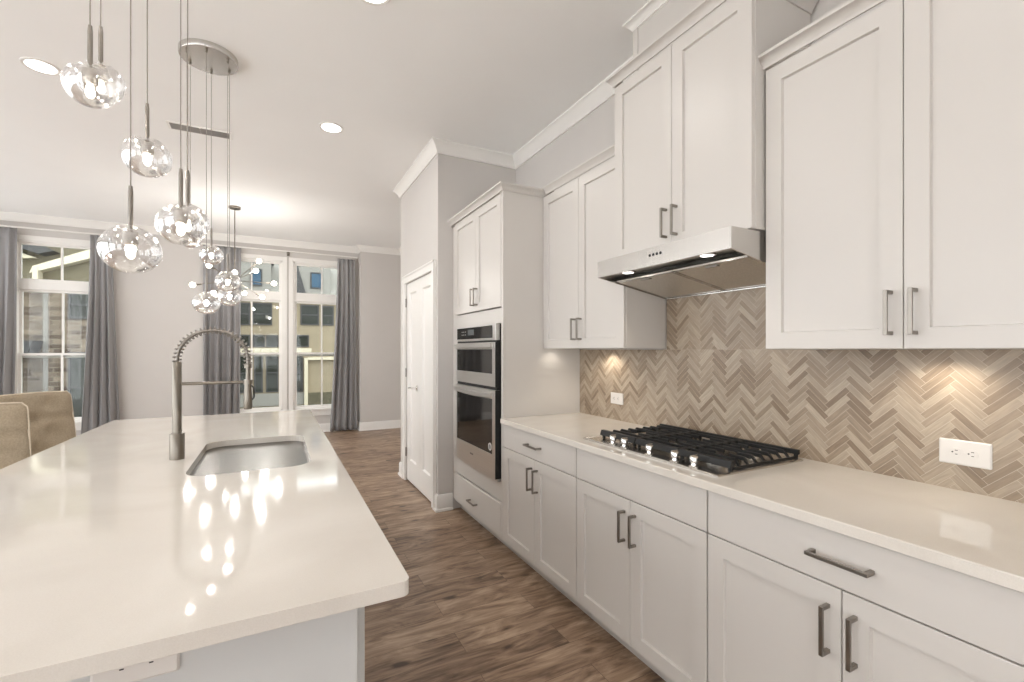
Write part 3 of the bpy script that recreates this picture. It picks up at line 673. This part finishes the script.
def oven_door(name, z0, z1, gz0, gz1, hz0, hz1, bow):
    bm = nbm()
    ya, yb = OY0+.045, OY1-.02
    x0, x1 = XO, XO+.036
    box(bm, x0, x1, OY0, ya, z0, z1); box(bm, x0, x1, yb, OY1, z0, z1); box(bm, x0, x1, ya, yb, z0, gz0); box(bm, x0, x1, ya, yb, gz1, z1)
    d = obj(name, bm, M['steelv'], r)
    bm = nbm(); box(bm, x0+.003, x1-.004, ya, yb, gz0, gz1); obj('door_glass', bm, M['oveng'], d)
    bm = nbm(); box(bm, XO+.002, XO+.041, OY0-.002, OY0-.0002, z0, z1); obj('door_edge', bm, M['black'], d)
    bm = nbm(); n = 20; rs = []
    for k in range(n+1):
        s = k/n; y = OY0+.02+(OY1-OY0-.04)*s; b = bow*sin(pi*s); x = XO-.014-.010*sin(pi*s)
        rs.append([(x, y, hz0-b), (x-.010, y, hz0+.008-b), (x-.010, y, hz1-.008-b), (x, y, hz1-b), (x+.010, y, hz1-.004-b), (x+.010, y, hz0+.004-b)])
    rings(bm, rs); box(bm, XO-.014, XO, OY0+.03, OY0+.055, hz0+.012, hz1-.012); box(bm, XO-.014, XO, OY1-.055, OY1-.03, hz0+.012, hz1-.012)
    obj('handle', bm, M['steelv'], d, smooth=True)
    return d
oven_door('microwave_door', 1.118, 1.420, 1.205, 1.372, 1.378, 1.416, 0)
od = oven_door('oven_door', .500, 1.095, .658, 1.035, 1.040, 1.082, .006)
bm = nbm(); box(bm, 1.318, 1.342, OY0+.002, OY1-.002, 1.421, 1.433); box(bm, 1.318, 1.342, OY0+.002, OY1-.002, 1.096, 1.117); obj('vent_gap', bm, M['black'], r)
bm = nbm(); tube(bm, [(XO-.0003, 2.835, .705), (XO+.003, 2.835, .705)], .026, 24); st = obj('sticker', bm, M['plastic'], od)
bm = nbm(); tube(bm, [(XO-.0009, 2.835, .705), (XO-.0003, 2.835, .705)], .017, 24); obj('sticker_ring', bm, mat('sticker grey', (.25, .25, .25), .5, noise=((5, 5, 5), .05)), st)
bm = nbm(); box(bm, XO-.0008, XO, 3.13, 3.19, .585, .597); obj('logo_mark', bm, mat('logo grey', (.2, .2, .2), .4, noise=((5, 5, 5), .05)), od)
bm = nbm(); box(bm, 1.322, 1.358, OY0, OY1, .482, .497); obj('bottom_trim', bm, M['steelv'], r)

# ------------------------------------------------------------------ range hood
HY0, HY1 = 1.098, 1.870; HX = 1.47
r = thing('range_hood', 'stainless steel under-cabinet hood over the cooktop', 'range hood', (XR, 1.485, 1.65))
xb = XR-.014
bm = nbm()
bot = lambda x: 1.737-(x-1.47)*.180
prism(bm, [(HX, 1.737), (HX, 1.819), (xb, 1.819), (xb, bot(xb)), (xb-.006, bot(xb)), (xb-.006, 1.812), (HX+.006, 1.812), (HX+.006, 1.737)], 'y', HY0+.006, HY1-.006)
for y in (HY0, HY1-.006): prism(bm, [(HX, 1.737), (HX, 1.819), (xb, 1.819), (xb, bot(xb))], 'y', y, y+.006)
obj('canopy', bm, M['steel'], r, bevel=.001)
bm = nbm(); prism(bm, [(HX+.006, 1.746), (HX+.006, 1.750), (HX+.115, 1.750), (HX+.115, 1.746)], 'y', HY0+.006, HY1-.006); obj('light_strip', bm, M['steel'], r)
for a, b in ((HY0+.010, 1.482), (1.488, HY1-.010)):
    bm = nbm(); x0, x1 = HX+.118, xb-.012
    z = lambda x: bot(x)+.006
    prism(bm, [(x0, z(x0)), (x0, z(x0)+.006), (x1, z(x1)+.006), (x1, z(x1))], 'y', a, b); fl = obj('filter', bm, mat('aluminium filter', (.66, .62, .56), .42, .8, noise=((150, 150, 150), .1)), r)
    bm = nbm()
    for p, q in (((x0, x0+.012), (a, b)), ((x1-.012, x1), (a, b))): prism(bm, [(p[0], z(p[0])-.002), (p[0], z(p[0])), (p[1], z(p[1])), (p[1], z(p[1])-.002)], 'y', q[0], q[1])
    for q in ((a, a+.010), (b-.010, b)): prism(bm, [(x0, z(x0)-.002), (x0, z(x0)), (x1, z(x1)), (x1, z(x1)-.002)], 'y', *q)
    obj('filter_rim', bm, M['steel'], fl)
    bm = nbm(); ymid = (a+b)/2; box(bm, x0+.018, x0+.034, ymid-.03, ymid+.03, z(x0+.026)-.006, z(x0+.026)); obj('filter_latch', bm, M['pull'], fl)
for y in (1.245, 1.70):
    bm = nbm(); lathe(bm, [(0, 1.7465), (.036, 1.7465), (.036, 1.742), (.028, 1.741), (.026, 1.744), (0, 1.744)], (HX+.052, y, 0)); g = obj('hood_light', bm, M['steel'], r, smooth=True)
    bm = nbm(); lathe(bm, [(0, 1.7435), (.025, 1.7435), (.025, 1.7415), (0, 1.7415)], (HX+.052, y, 0)); obj('lens', bm, M['canlens'], g)
    lamp('hood_lamp', 'SPOT', r, (HX+.052-XR, y-1.485, 1.735-1.65), HOOD_W, .02, (1, .88, .70), R(120))
for k in range(4):
    bm = nbm(); tube(bm, [(HX-.0015, 1.44+k*.021, 1.785), (HX, 1.44+k*.021, 1.785)], .0062, 14); obj('button', bm, M['black'], r)

# ------------------------------------------------------------------ cooktop
r = thing('gas_cooktop', 'stainless gas cooktop with black iron grates set in the counter', 'cooktop', (1.65, 1.493, .914))
CX0, CX1, CY0, CY1 = 1.392, 1.915, 1.095, 1.893
bm = nbm(); a = rrect(CX0, CX1, CY0, CY1, .008, 3); b = rrect(CX0+.006, CX1-.006, CY0+.006, CY1-.006, .006, 3); c = rrect(CX0+.016, CX1-.016, CY0+.016, CY1-.016, .006, 3)
rings(bm, [[(x, y, .9145) for x, y in a], [(x, y, .919) for x, y in a], [(x, y, .922) for x, y in b], [(x, y, .918) for x, y in c]]); obj('tray', bm, M['steel'], r)
burn = [(1.575, 1.245, .038), (1.80, 1.245, .030), (1.685, 1.493, .050), (1.575, 1.745, .030), (1.80, 1.745, .038)]
for x, y, q in burn:
    bm = nbm(); lathe(bm, [(0, .918), (q*1.25, .918), (q*1.25, .924), (q, .930), (q, .938), (0, .938)], (x, y, 0)); bb = obj('burner', bm, M['steel'], r, smooth=True)
    bm = nbm(); lathe(bm, [(0, .938), (q*.9, .938), (q*.94, .944), (q*.85, .949), (0, .950)], (x, y, 0)); obj('burner_cap', bm, M['black'], bb, smooth=True)
for y0, y1 in ((1.100, 1.346), (1.350, 1.596), (1.600, 1.848)):
    bm = nbm(); gx0, gx1 = 1.472, 1.893; zt, zb = .961, .946
    # heavy front rail with a bevelled face
    prism(bm, [(gx0-.006, .936), (gx0+.004, zt), (gx0+.022, zt), (gx0+.022, .944), (gx0+.010, .932)], 'y', y0, y1)
    box(bm, gx1-.014, gx1, y0, y1, zb-.004, zt)
    left_end = y1 > 1.80; right_end = y0 < 1.2
    for k in range(1, 8):
        x = gx0+.012+k*(gx1-gx0-.018)/8
        yy0 = y0+(.030 if right_end else 0); yy1 = y1-(.030 if left_end else 0)
        ymid = (y0+y1)/2
        if k in (2, 3, 5, 6): box(bm, x-.0045, x+.0045, yy0, ymid-.030, zb, zt); box(bm, x-.0045, x+.0045, ymid+.030, yy1, zb, zt)
        else: box(bm, x-.0045, x+.0045, yy0, yy1, zb, zt)
        if right_end: prism(bm, [(y0+.030, zt), (y0+.030, zb), (y0+.010, .925), (y0, .925)], 'x', x-.0045, x+.0045)
        if left_end: prism(bm, [(y1-.030, zt), (y1-.030, zb), (y1-.010, .925), (y1, .925)], 'x', x-.0045, x+.0045)
    if right_end: box(bm, gx0+.022, gx1-.014, y0+.002, y0+.012, .925, .936); 
    if left_end: box(bm, gx0+.022, gx1-.014, y1-.012, y1-.002, .925, .936)
    if not right_end: box(bm, gx0+.022, gx1-.014, y0, y0+.010, zb-.004, zt-.001)
    if not left_end: box(bm, gx0+.022, gx1-.014, y1-.010, y1, zb-.004, zt-.001)
    for x in (gx0+.012, gx1-.007):
        for y in (y0+.012, y1-.012): box(bm, x-.006, x+.006, y-.006, y+.006, .919, zb)
    obj('grate', bm, M['black'], r, bevel=.0012)
for y in (1.700, 1.620, 1.462, 1.322, 1.228):
    bm = nbm(); lathe(bm, [(0, .9185), (.021, .9185), (.021, .922), (.012, .925), (.0105, .932), (.0155, .937), (.0165, .955), (.0145, .958), (0, .958)], (1.428, y, 0), 24)
    k = obj('knob', bm, M['chrome'], r, smooth=True)
    bm = nbm(); box(bm, 1.428-.017, 1.428+.017, y-.0025, y+.0025, .9575, .963); obj('knob_grip', bm, M['chrome'], k, bevel=.001)

# ------------------------------------------------------------------ island
IX0, IX1, IY0, IY1 = -.925, .238, .887, 3.79
SX0, SX1, SY0, SY1 = -.292, .132, 1.965, 2.690
r = thing('kitchen_island', 'long island with a thick white quartz top in the left foreground', 'island', (-.345, 2.34, 0))
bm = nbm()
o = rrect(IX0, IX1, IY0, IY1, .018, 5); s = rrect(SX0, SX1, SY0, SY1, .085, 8)
E_ = []
for loop in (o, s):
    vs = [bm.verts.new((x, y, .914)) for x, y in loop]
    E_ += [bm.edges.new((vs[i], vs[(i+1) % len(vs)])) for i in range(len(vs))]
bmesh.ops.triangle_fill(bm, use_beauty=True, use_dissolve=False, edges=E_)
g = bmesh.ops.extrude_face_region(bm, geom=bm.faces[:])
bmesh.ops.translate(bm, verts=[v for v in g['geom'] if isinstance(v, bmesh.types.BMVert)], vec=(0, 0, -.030))
obj('worktop', bm, M['quartz'], r, bevel=.0025)
bx0, bx1, by0, by1 = -.60, .150, .985, 3.72
bm = nbm(); w_ = .018
box(bm, bx0, bx0+w_, by0, by1, .10, .884); box(bm, bx1-w_, bx1, by0, by1, .10, .884); box(bm, bx0+w_, bx1-w_, by0, by0+w_, .10, .884); box(bm, bx0+w_, bx1-w_, by1-w_, by1, .10, .884)
box(bm, bx0+.04, bx1-.07, by0+.03, by1-.03, 0, .10)
obj('body', bm, M['island'], r, bevel=.001)
bm = nbm()
fy = lambda a, b, d: (a, by0-d, b)
slab_pts(bm, fy, bx0, bx1, .105, .882, th=.018); obj('end_panel', bm, M['island'], r)
# aisle-side fronts
ys = [by0+.02, 1.60, 1.93, 2.72, 3.10, by1-.02]
fx = lambda a, b, d: (bx1+d, a, b)
for a, b in zip(ys, ys[1:]):
    bm = nbm(); shaker_pts(bm, fx, a+.002, b-.002, .106, .876, .06); d = obj('door', bm, M['island'], r)
    bm = nbm(); y = b-.035; box(bm, bx1+.050, bx1+.058, y-.0055, y+.0055, .66, .79); box(bm, bx1+.02, bx1+.05, y-.0055, y+.0055, .66, .671); box(bm, bx1+.02, bx1+.05, y-.0055, y+.0055, .779, .79); obj('handle', bm, M['pull'], d)
t = outlet((-.205, by0-.0185, .8485), 'outlet on the island end panel just under the worktop edge', .118, .070, rz=R(90))

# sink
sk = thing('undermount_sink', 'rounded stainless sink set into the island', 'sink', (-.08, 2.33, .70))
bm = nbm()
def sl(e, z, rr): return [(x, y, z) for x, y in rrect(SX0-e, SX1+e, SY0-e, SY1+e, rr, 8)]
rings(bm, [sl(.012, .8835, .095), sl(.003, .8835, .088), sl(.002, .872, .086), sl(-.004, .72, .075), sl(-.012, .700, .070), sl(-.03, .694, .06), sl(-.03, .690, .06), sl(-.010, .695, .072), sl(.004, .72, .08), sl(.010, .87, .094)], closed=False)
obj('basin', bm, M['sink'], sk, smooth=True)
bm = nbm(); lathe(bm, [(0, .6945), (.045, .6945), (.045, .697), (.035, .698), (.030, .6955), (0, .6955)], (-.08, 2.42, 0)); obj('drain', bm, M['chrome'], sk, smooth=True)

# faucet
FX, FY = -.361, 2.32
r = thing('spring_faucet', 'tall brushed nickel faucet with a coiled spring spout beside the sink', 'faucet', (FX, FY, .914))
bm = nbm(); lathe(bm, [(0, 0), (.0265, 0), (.0265, .106), (.025, .108), (.0165, .109), (.0162, .400), (.0135, .404), (0, .404)]); obj('riser', bm, M['nickel'], r, world=False, smooth=True)
bm = nbm(); tube(bm, [(0, .024, .085), (0, .040, .085)], .010, 12); tube(bm, [(0, .040, .085), (0, .06, .09), (0, .095, .105)], [.006, .005, .0045], 10); obj('lever', bm, M['nickel'], r, world=False, smooth=True)
RA = .1275; arc = []
for k in range(49):
    a = pi-pi*k/48; arc.append(Vector((RA+RA*cos(a), 0, .412+RA*.985*sin(a))))
arc.append(Vector((2*RA, 0, .385)))
bm = nbm(); tube(bm, [Vector((0, 0, .40))]+arc+[Vector((2*RA, 0, .30))], .0068, 10); obj('hose', bm, M['pull'], r, world=False, smooth=True)
bm = nbm(); pts = []; turns = 27; n = turns*14
full = [Vector((0, 0, .402))]+arc
cum = [0]
for p, q in zip(full, full[1:]): cum.append(cum[-1]+(q-p).length)
def at(s):
    for i in range(len(cum)-1):
        if cum[i+1] >= s: 
            f = (s-cum[i])/(cum[i+1]-cum[i]); return full[i].lerp(full[i+1], f), (full[i+1]-full[i]).normalized()
    return full[-1], (full[-1]-full[-2]).normalized()
for k in range(n+1):
    p, t = at(cum[-1]*k/n*.9999); nrm = Vector((0, 1, 0)); b_ = t.cross(nrm); a = 2*pi*turns*k/n
    pts.append(p+(nrm*cos(a)+b_*sin(a))*.0145)
tube(bm, pts, .0026, 6); obj('spring', bm, M['pull'], r, world=False, smooth='full')
bm = nbm(); tube(bm, [(0, 0, .312), (2*RA-.016, 0, .312)], .0068, 12); tube(bm, [(2*RA, 0, .302), (2*RA, 0, .322)], .0185, 20); obj('support_arm', bm, M['nickel'], r, world=False, smooth=True)
bm = nbm(); lathe(bm, [(0, .193), (.0150, .193), (.0175, .20), (.0165, .245), (.0135, .30), (.0085, .325), (.0080, .372), (.0145, .374), (.0145, .392), (0, .392)], (2*RA, 0, 0)); hd = obj('spray_head', bm, M['nickel'], r, world=False, smooth=True)
bm = nbm(); tube(bm, [(2*RA+.010, 0, .30), (2*RA+.022, 0, .285), (2*RA+.024, 0, .245), (2*RA+.016, 0, .232)], .0032, 8); obj('spray_lever', bm, M['dark'], hd, world=False, smooth=True)

# ------------------------------------------------------------------ stools
def make_stool(label, loc, rz):
    t = thing('bar_stool', label, 'stool', loc, 'tan upholstered stools at the island', rz)
    def cushion(x0, x1, y0, y1, z0, z1, r_, bulge):
        bm = nbm(); A = rrect(x0, x1, y0, y1, r_, 5); B = rrect(x0+.012, x1-.012, y0+.012, y1-.012, r_*.8, 5); C_ = rrect(x0+.07, x1-.07, y0+.07, y1-.07, r_*.5, 5)
        rings(bm, [[(x, y, z0) for x, y in B], [(x, y, z0+.012) for x, y in A], [(x, y, z1-.015) for x, y in A], [(x, y, z1) for x, y in B], [(x, y, z1+bulge) for x, y in C_]]); return bm
    obj('seat', cushion(-.20, .22, -.225, .225, .585, .665, .04, .012), M['stool'], t, world=False, smooth=True)
    # back: padded panel, wider at the bottom, leaning back, with pinched tufts
    nu, nv = 24, 22; T = .035
    def prof(a, b):   # a,b in -1..1 ; returns half widths etc.
        z = .60+(b+1)/2*.49; hw = .232-.012*(b+1)/2*1.0
        # rounded top corners
        if b > .86: hw -= .020*((b-.86)/.14)**2.4
        lean = -.225-.060*((b+1)/2)
        return lean, a*hw, z+.006*(1-a*a)*(b > .5)
    tufts = [(0, .35), (-.42, -.05), (.42, -.05), (0, -.45), (-.42, .72), (.42, .72)]
    def dep(a, b):
        e = 1-max(abs(a), abs(b))**6; d = T*(.45+.55*e)
        for ta, tb in tufts: d -= .026*math.exp(-(((a-ta)*5.2)**2+((b-tb)*6.5)**2))
        d -= .010*math.exp(-((b-.35)*18)**2); d -= .009*math.exp(-(a*22)**2)*(b < .35)
        return d
    bm = nbm(); F = []; K = []
    for j in range(nv+1):
        b = -1+2*j/nv; fr = []; kr = []
        for i in range(nu+1):
            a = -1+2*i/nu; x, y, z = prof(a, b); fr.append(bm.verts.new((x+dep(a, b), y, z))); kr.append(bm.verts.new((x-T*.5, y, z)))
        F.append(fr); K.append(kr)
    for L in (F, K):
        for j in range(nv):
            for i in range(nu): bm.faces.new((L[j][i], L[j][i+1], L[j+1][i+1], L[j+1][i]))
    for j in range(nv):
        for i in (0, nu): bm.faces.new((F[j][i], F[j+1][i], K[j+1][i], K[j][i]))
    for i in range(nu):
        for j in (0, nv): bm.faces.new((F[j][i], F[j][i+1], K[j][i+1], K[j][i]))
    bk = obj('backrest', bm, M['stool'], t, world=False, smooth='full')
    pts = []
    for j in range(nv+1): x, y, z = prof(-1, -1+2*j/nv); pts.append((x+T*.35, y-.001, z))
    for i in range(1, nu): x, y, z = prof(-1+2*i/nu, 1); pts.append((x+T*.35, y, z+.001))
    for j in range(nv, -1, -1): x, y, z = prof(1, -1+2*j/nv); pts.append((x+T*.35, y+.001, z))
    bm = nbm(); tube(bm, pts, .0045, 8); obj('piping', bm, M['piping'], bk, world=False, smooth='full')
    for sx in (-1, 1):
        for sy in (-1, 1):
            bm = nbm(); rings(bm, [[(sx*(.17+q)+dx*w, sy*(.18+q)+dy*w, z) for dx, dy in ((-1, -1), (1, -1), (1, 1), (-1, 1))] for q, w, z in ((.035, .013, 0), (0, .019, .585))]); obj('leg', bm, M['wood'], t, world=False, bevel=.002)
    bm = nbm()
    for y in (-.2, .2): box(bm, -.19, .19, y-.009, y+.009, .24, .265)
    for x in (-.19, .19): box(bm, x-.009, x+.009, -.2, .2, .20, .225)
    obj('footrest', bm, M['wood'], t, world=False)
    return t
s1 = make_stool('tan tufted bar stool farther back, its whole top edge in view', (-1.150, 3.745, 0), R(-39))
s2 = copy_tree(s1); s2.location = (-1.225, 2.96, 0); s2.rotation_euler = (0, 0, R(-62)); s2['label'] = 'tan bar stool at the left photo edge, nearer of the two'

# ------------------------------------------------------------------ pendants over the island
def make_canopy(x, y, label):
    t = thing('pendant_canopy', label, 'light canopy', (x, y, ZC), 'round nickel pendant canopies')
    bm = nbm(); lathe(bm, [(0, 0), (.150, 0), (.150, -.030), (.147, -.034), (0, -.034)], n=56); obj('disc', bm, M['steel'], t, world=False, smooth=True)
    return t
def make_pendant(x, y, zg, label, rad):
    """zg: centre of the globe"""
    zt = ZC-.034
    t = thing('glass_pendant', label, 'pendant light', (x, y, zg), 'clear bubble glass pendants over the island')
    H = rad*.93
    bm = nbm(); tube(bm, [(0, 0, H+.10), (0, 0, zt-zg)], .0016, 6); obj('cord', bm, M['pull'], t, world=False)
    bm = nbm(); lathe(bm, [(0, zt-zg), (.007, zt-zg), (.007, zt-zg-.012), (.003, zt-zg-.016), (0, zt-zg-.016)], n=12); obj('cord_grip', bm, M['nickel'], t, world=False, smooth=True)
    bm = nbm(); lathe(bm, [(0, H+.105), (.0042, H+.105), (.0055, H+.09), (.0055, H-.010), (.017, H-.014), (.017, H-.045), (.014, H-.05), (0, H-.05)], n=20); obj('stem', bm, M['pull'], t, world=False, smooth=True)
    bm = nbm(); bz = H-.064; lathe(bm, [(0, bz+.016), (.006, bz+.016), (.008, bz+.008), (.010, bz-.004), (.0095, bz-.013), (.005, bz-.020), (0, bz-.022)], n=16); obj('bulb', bm, M['bulb'], t, world=False, smooth='full')
    bm = nbm(); prof = []; wall = .0022
    for k in range(0, 25):
        a = pi/2-pi*k/24+(.12 if k == 0 else 0)
        if k == 0: prof.append((.017, H-.0005)); continue
        prof.append((rad*cos(a), H*sin(a)) if k < 24 else (0, -H))
    prof = [(p, z) for p, z in prof if not (p < .017 and z > 0)]
    inner = [(max(0, p-wall), z+(wall if z < 0 else -wall)) for p, z in prof][::-1]; inner[0] = (0, -H+wall)
    lathe(bm, prof+inner, n=40); 
    obj('globe', bm, M['globe'], t, world=False, smooth='full')
    lamp('pendant_lamp', 'POINT', t, (0, 0, bz-.006), PEND_W, .013, WARM)
    return t
make_canopy(-.35, 3.25, 'round nickel ceiling canopy of the farther pendant cluster, the visible one')
make_canopy(-.345, 1.635, 'round nickel ceiling canopy of the nearer pendant cluster')
near = [(-.430, 1.570, 2.060, 'lit clear glass bubble pendant at the top left corner, in front of its twin'),
        (-.440, 1.690, 2.130, 'lit glass bubble pendant at the top left, partly behind its twin'),
        (-.335, 1.517, 1.629, 'biggest, lowest glass bubble pendant of the nearer cluster, beside the grey curtain'),
        (-.347, 1.753, 1.958, 'glass bubble pendant hanging alone above the biggest low bubble'),
        (-.238, 1.585, 1.722, 'large glass bubble pendant right of the lowest bubble, above the faucet'),
        (-.240, 1.715, 1.765, 'glass bubble pendant overlapped by the large one above the faucet')]
far = [(-.450, 3.192, 2.13, 'small far glass bubble seen through the large pendant, its upper one'),
       (-.450, 3.308, 2.03, 'small far glass bubble seen through the large pendant, its lower one'),
       (-.350, 3.135, 1.638, 'lowest glass bubble of the farther pendant cluster, just above the spring spout'),
       (-.350, 3.365, 1.956, 'small glass bubble of the farther cluster against the far curtain top'),
       (-.250, 3.192, 1.775, 'small glass bubble in front of the dining chandelier, the upper of two'),
       (-.250, 3.308, 1.700, 'small glass bubble in front of the dining chandelier, the lower of two')]
for (x, y, z, l), q in zip(near, (.057, .057, .0665, .064, .060, .058)): make_pendant(x, y, z, l, q)
for (x, y, z, l), q in zip(far, (.056, .056, .070, .066, .067, .067)): make_pendant(x, y, z, l, q)

# dining chandelier with radiating arms
CXc, CYc, CZc = -.44, 6.55, 2.22
r = thing('chandelier', 'nickel chandelier with radiating arms and lit round bulbs over the dining spot', 'chandelier', (CXc, CYc, CZc))
bm = nbm(); lathe(bm, [(0, ZC-CZc), (.065, ZC-CZc), (.065, ZC-CZc-.022), (.060, ZC-CZc-.026), (0, ZC-CZc-.026)], n=32); obj('canopy', bm, M['nickel'], r, world=False, smooth=True)
bm = nbm(); tube(bm, [(0, 0, .02), (0, 0, ZC-CZc-.02)], .006, 10); obj('rod', bm, M['nickel'], r, world=False, smooth=True)
bm = nbm(); lathe(bm, [(0, .04), (.022, .036), (.03, .02), (.03, -.02), (.022, -.036), (0, -.04)], n=20); obj('hub', bm, M['nickel'], r, world=False, smooth=True)
ends = [(-.855, 6.45, 2.13), (-.695, 6.45, 2.37), (-.43, 6.40, 2.30), (-.178, 6.5, 2.475), (-.206, 6.35, 2.33), (-.011, 6.5, 2.21), (-.142, 6.4, 2.02), (-.655, 6.5, 2.05), (-.55, 6.95, 2.36), (-.36, 6.98, 2.12)]
for i, e in enumerate(ends):
    v = Vector(e)-Vector((CXc, CYc, CZc)); d = v.normalized(); q = v-d*.035
    bm = nbm(); tube(bm, [(0, 0, 0), tuple(q-d*.04)], .0045, 8); tube(bm, [tuple(q-d*.05), tuple(q)], .011, 12); a = obj('arm', bm, M['nickel'], r, world=False, smooth=True)
    bm = nbm(); bmesh.ops.create_icosphere(bm, subdivisions=3, radius=.030); bmesh.ops.translate(bm, verts=bm.verts, vec=v); obj('bulb', bm, M['bulb'], a, world=False, smooth='full')
    lamp('chandelier_lamp', 'POINT', r, tuple(v+d*.05), CHAN_W, .03, (1, .97, .93))

# recessed ceiling lights
def can(x, y, label, power=1.0):
    t = thing('recessed_light', label, 'ceiling light', (x, y, ZC), 'recessed ceiling lights')
    bm = nbm(); lathe(bm, [(.092, 0), (.092, -.004), (.086, -.007), (.072, -.004), (.072, 0)], n=40); bm2 = bm
    obj('trim_ring', bm2, M['trim'], t, world=False, smooth=True)
    bm = nbm(); lathe(bm, [(0, -.001), (.072, -.001), (.072, -.003), (0, -.003)], n=40); obj('lens', bm, M['canlens'], t, world=False)
    lamp('can_lamp', 'AREA', t, (0, 0, -.010), CAN_W*power, .12, (1, .97, .94))
can(.395, 3.86, 'round recessed light in the ceiling right of the vent and pendants')
can(-1.29, 3.86, 'round recessed light at the upper left, partly behind the glass bubbles')
can(.425, 2.30, 'round recessed light cut by the top edge of the photo')
for x, y in ((-1.29, 2.30), (.425, .75), (-1.29, .75), (.425, -.9), (-1.29, -.9), (-2.9, 3.86), (-2.9, .75)):  # extra unseen cans, added to brighten the room
    can(x, y, power=.6 if (x, y) == (.425, .75) else 1, label='round recessed ceiling light added out of view to light the room')

# ceiling vent
r = thing('ceiling_vent', 'long narrow white ceiling vent behind the round pendant canopy', 'vent', (-.53, 4.40, ZC))
bm = nbm(); X0, X1, Y0, Y1 = -.745, -.315, 4.32, 4.46; z = ZC-.006
box(bm, X0, X1, Y0, Y0+.018, z, ZC); box(bm, X0, X1, Y1-.018, Y1, z, ZC); box(bm, X0, X0+.018, Y0+.018, Y1-.018, z, ZC); box(bm, X1-.018, X1, Y0+.018, Y1-.018, z, ZC); box(bm, -.535, -.525, Y0+.018, Y1-.018, z, ZC)
obj('frame', bm, M['trim'], r)
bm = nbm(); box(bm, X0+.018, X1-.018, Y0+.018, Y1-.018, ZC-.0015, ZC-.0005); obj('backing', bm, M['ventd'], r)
bm = nbm()
for k in range(7): y = Y0+.026+k*.0145; prism(bm, [(y, ZC-.002), (y+.002, ZC-.002), (y+.009, z-.003), (y+.007, z-.003)], 'x', X0+.018, X1-.018)
obj('louvers', bm, M['ventd'], r)
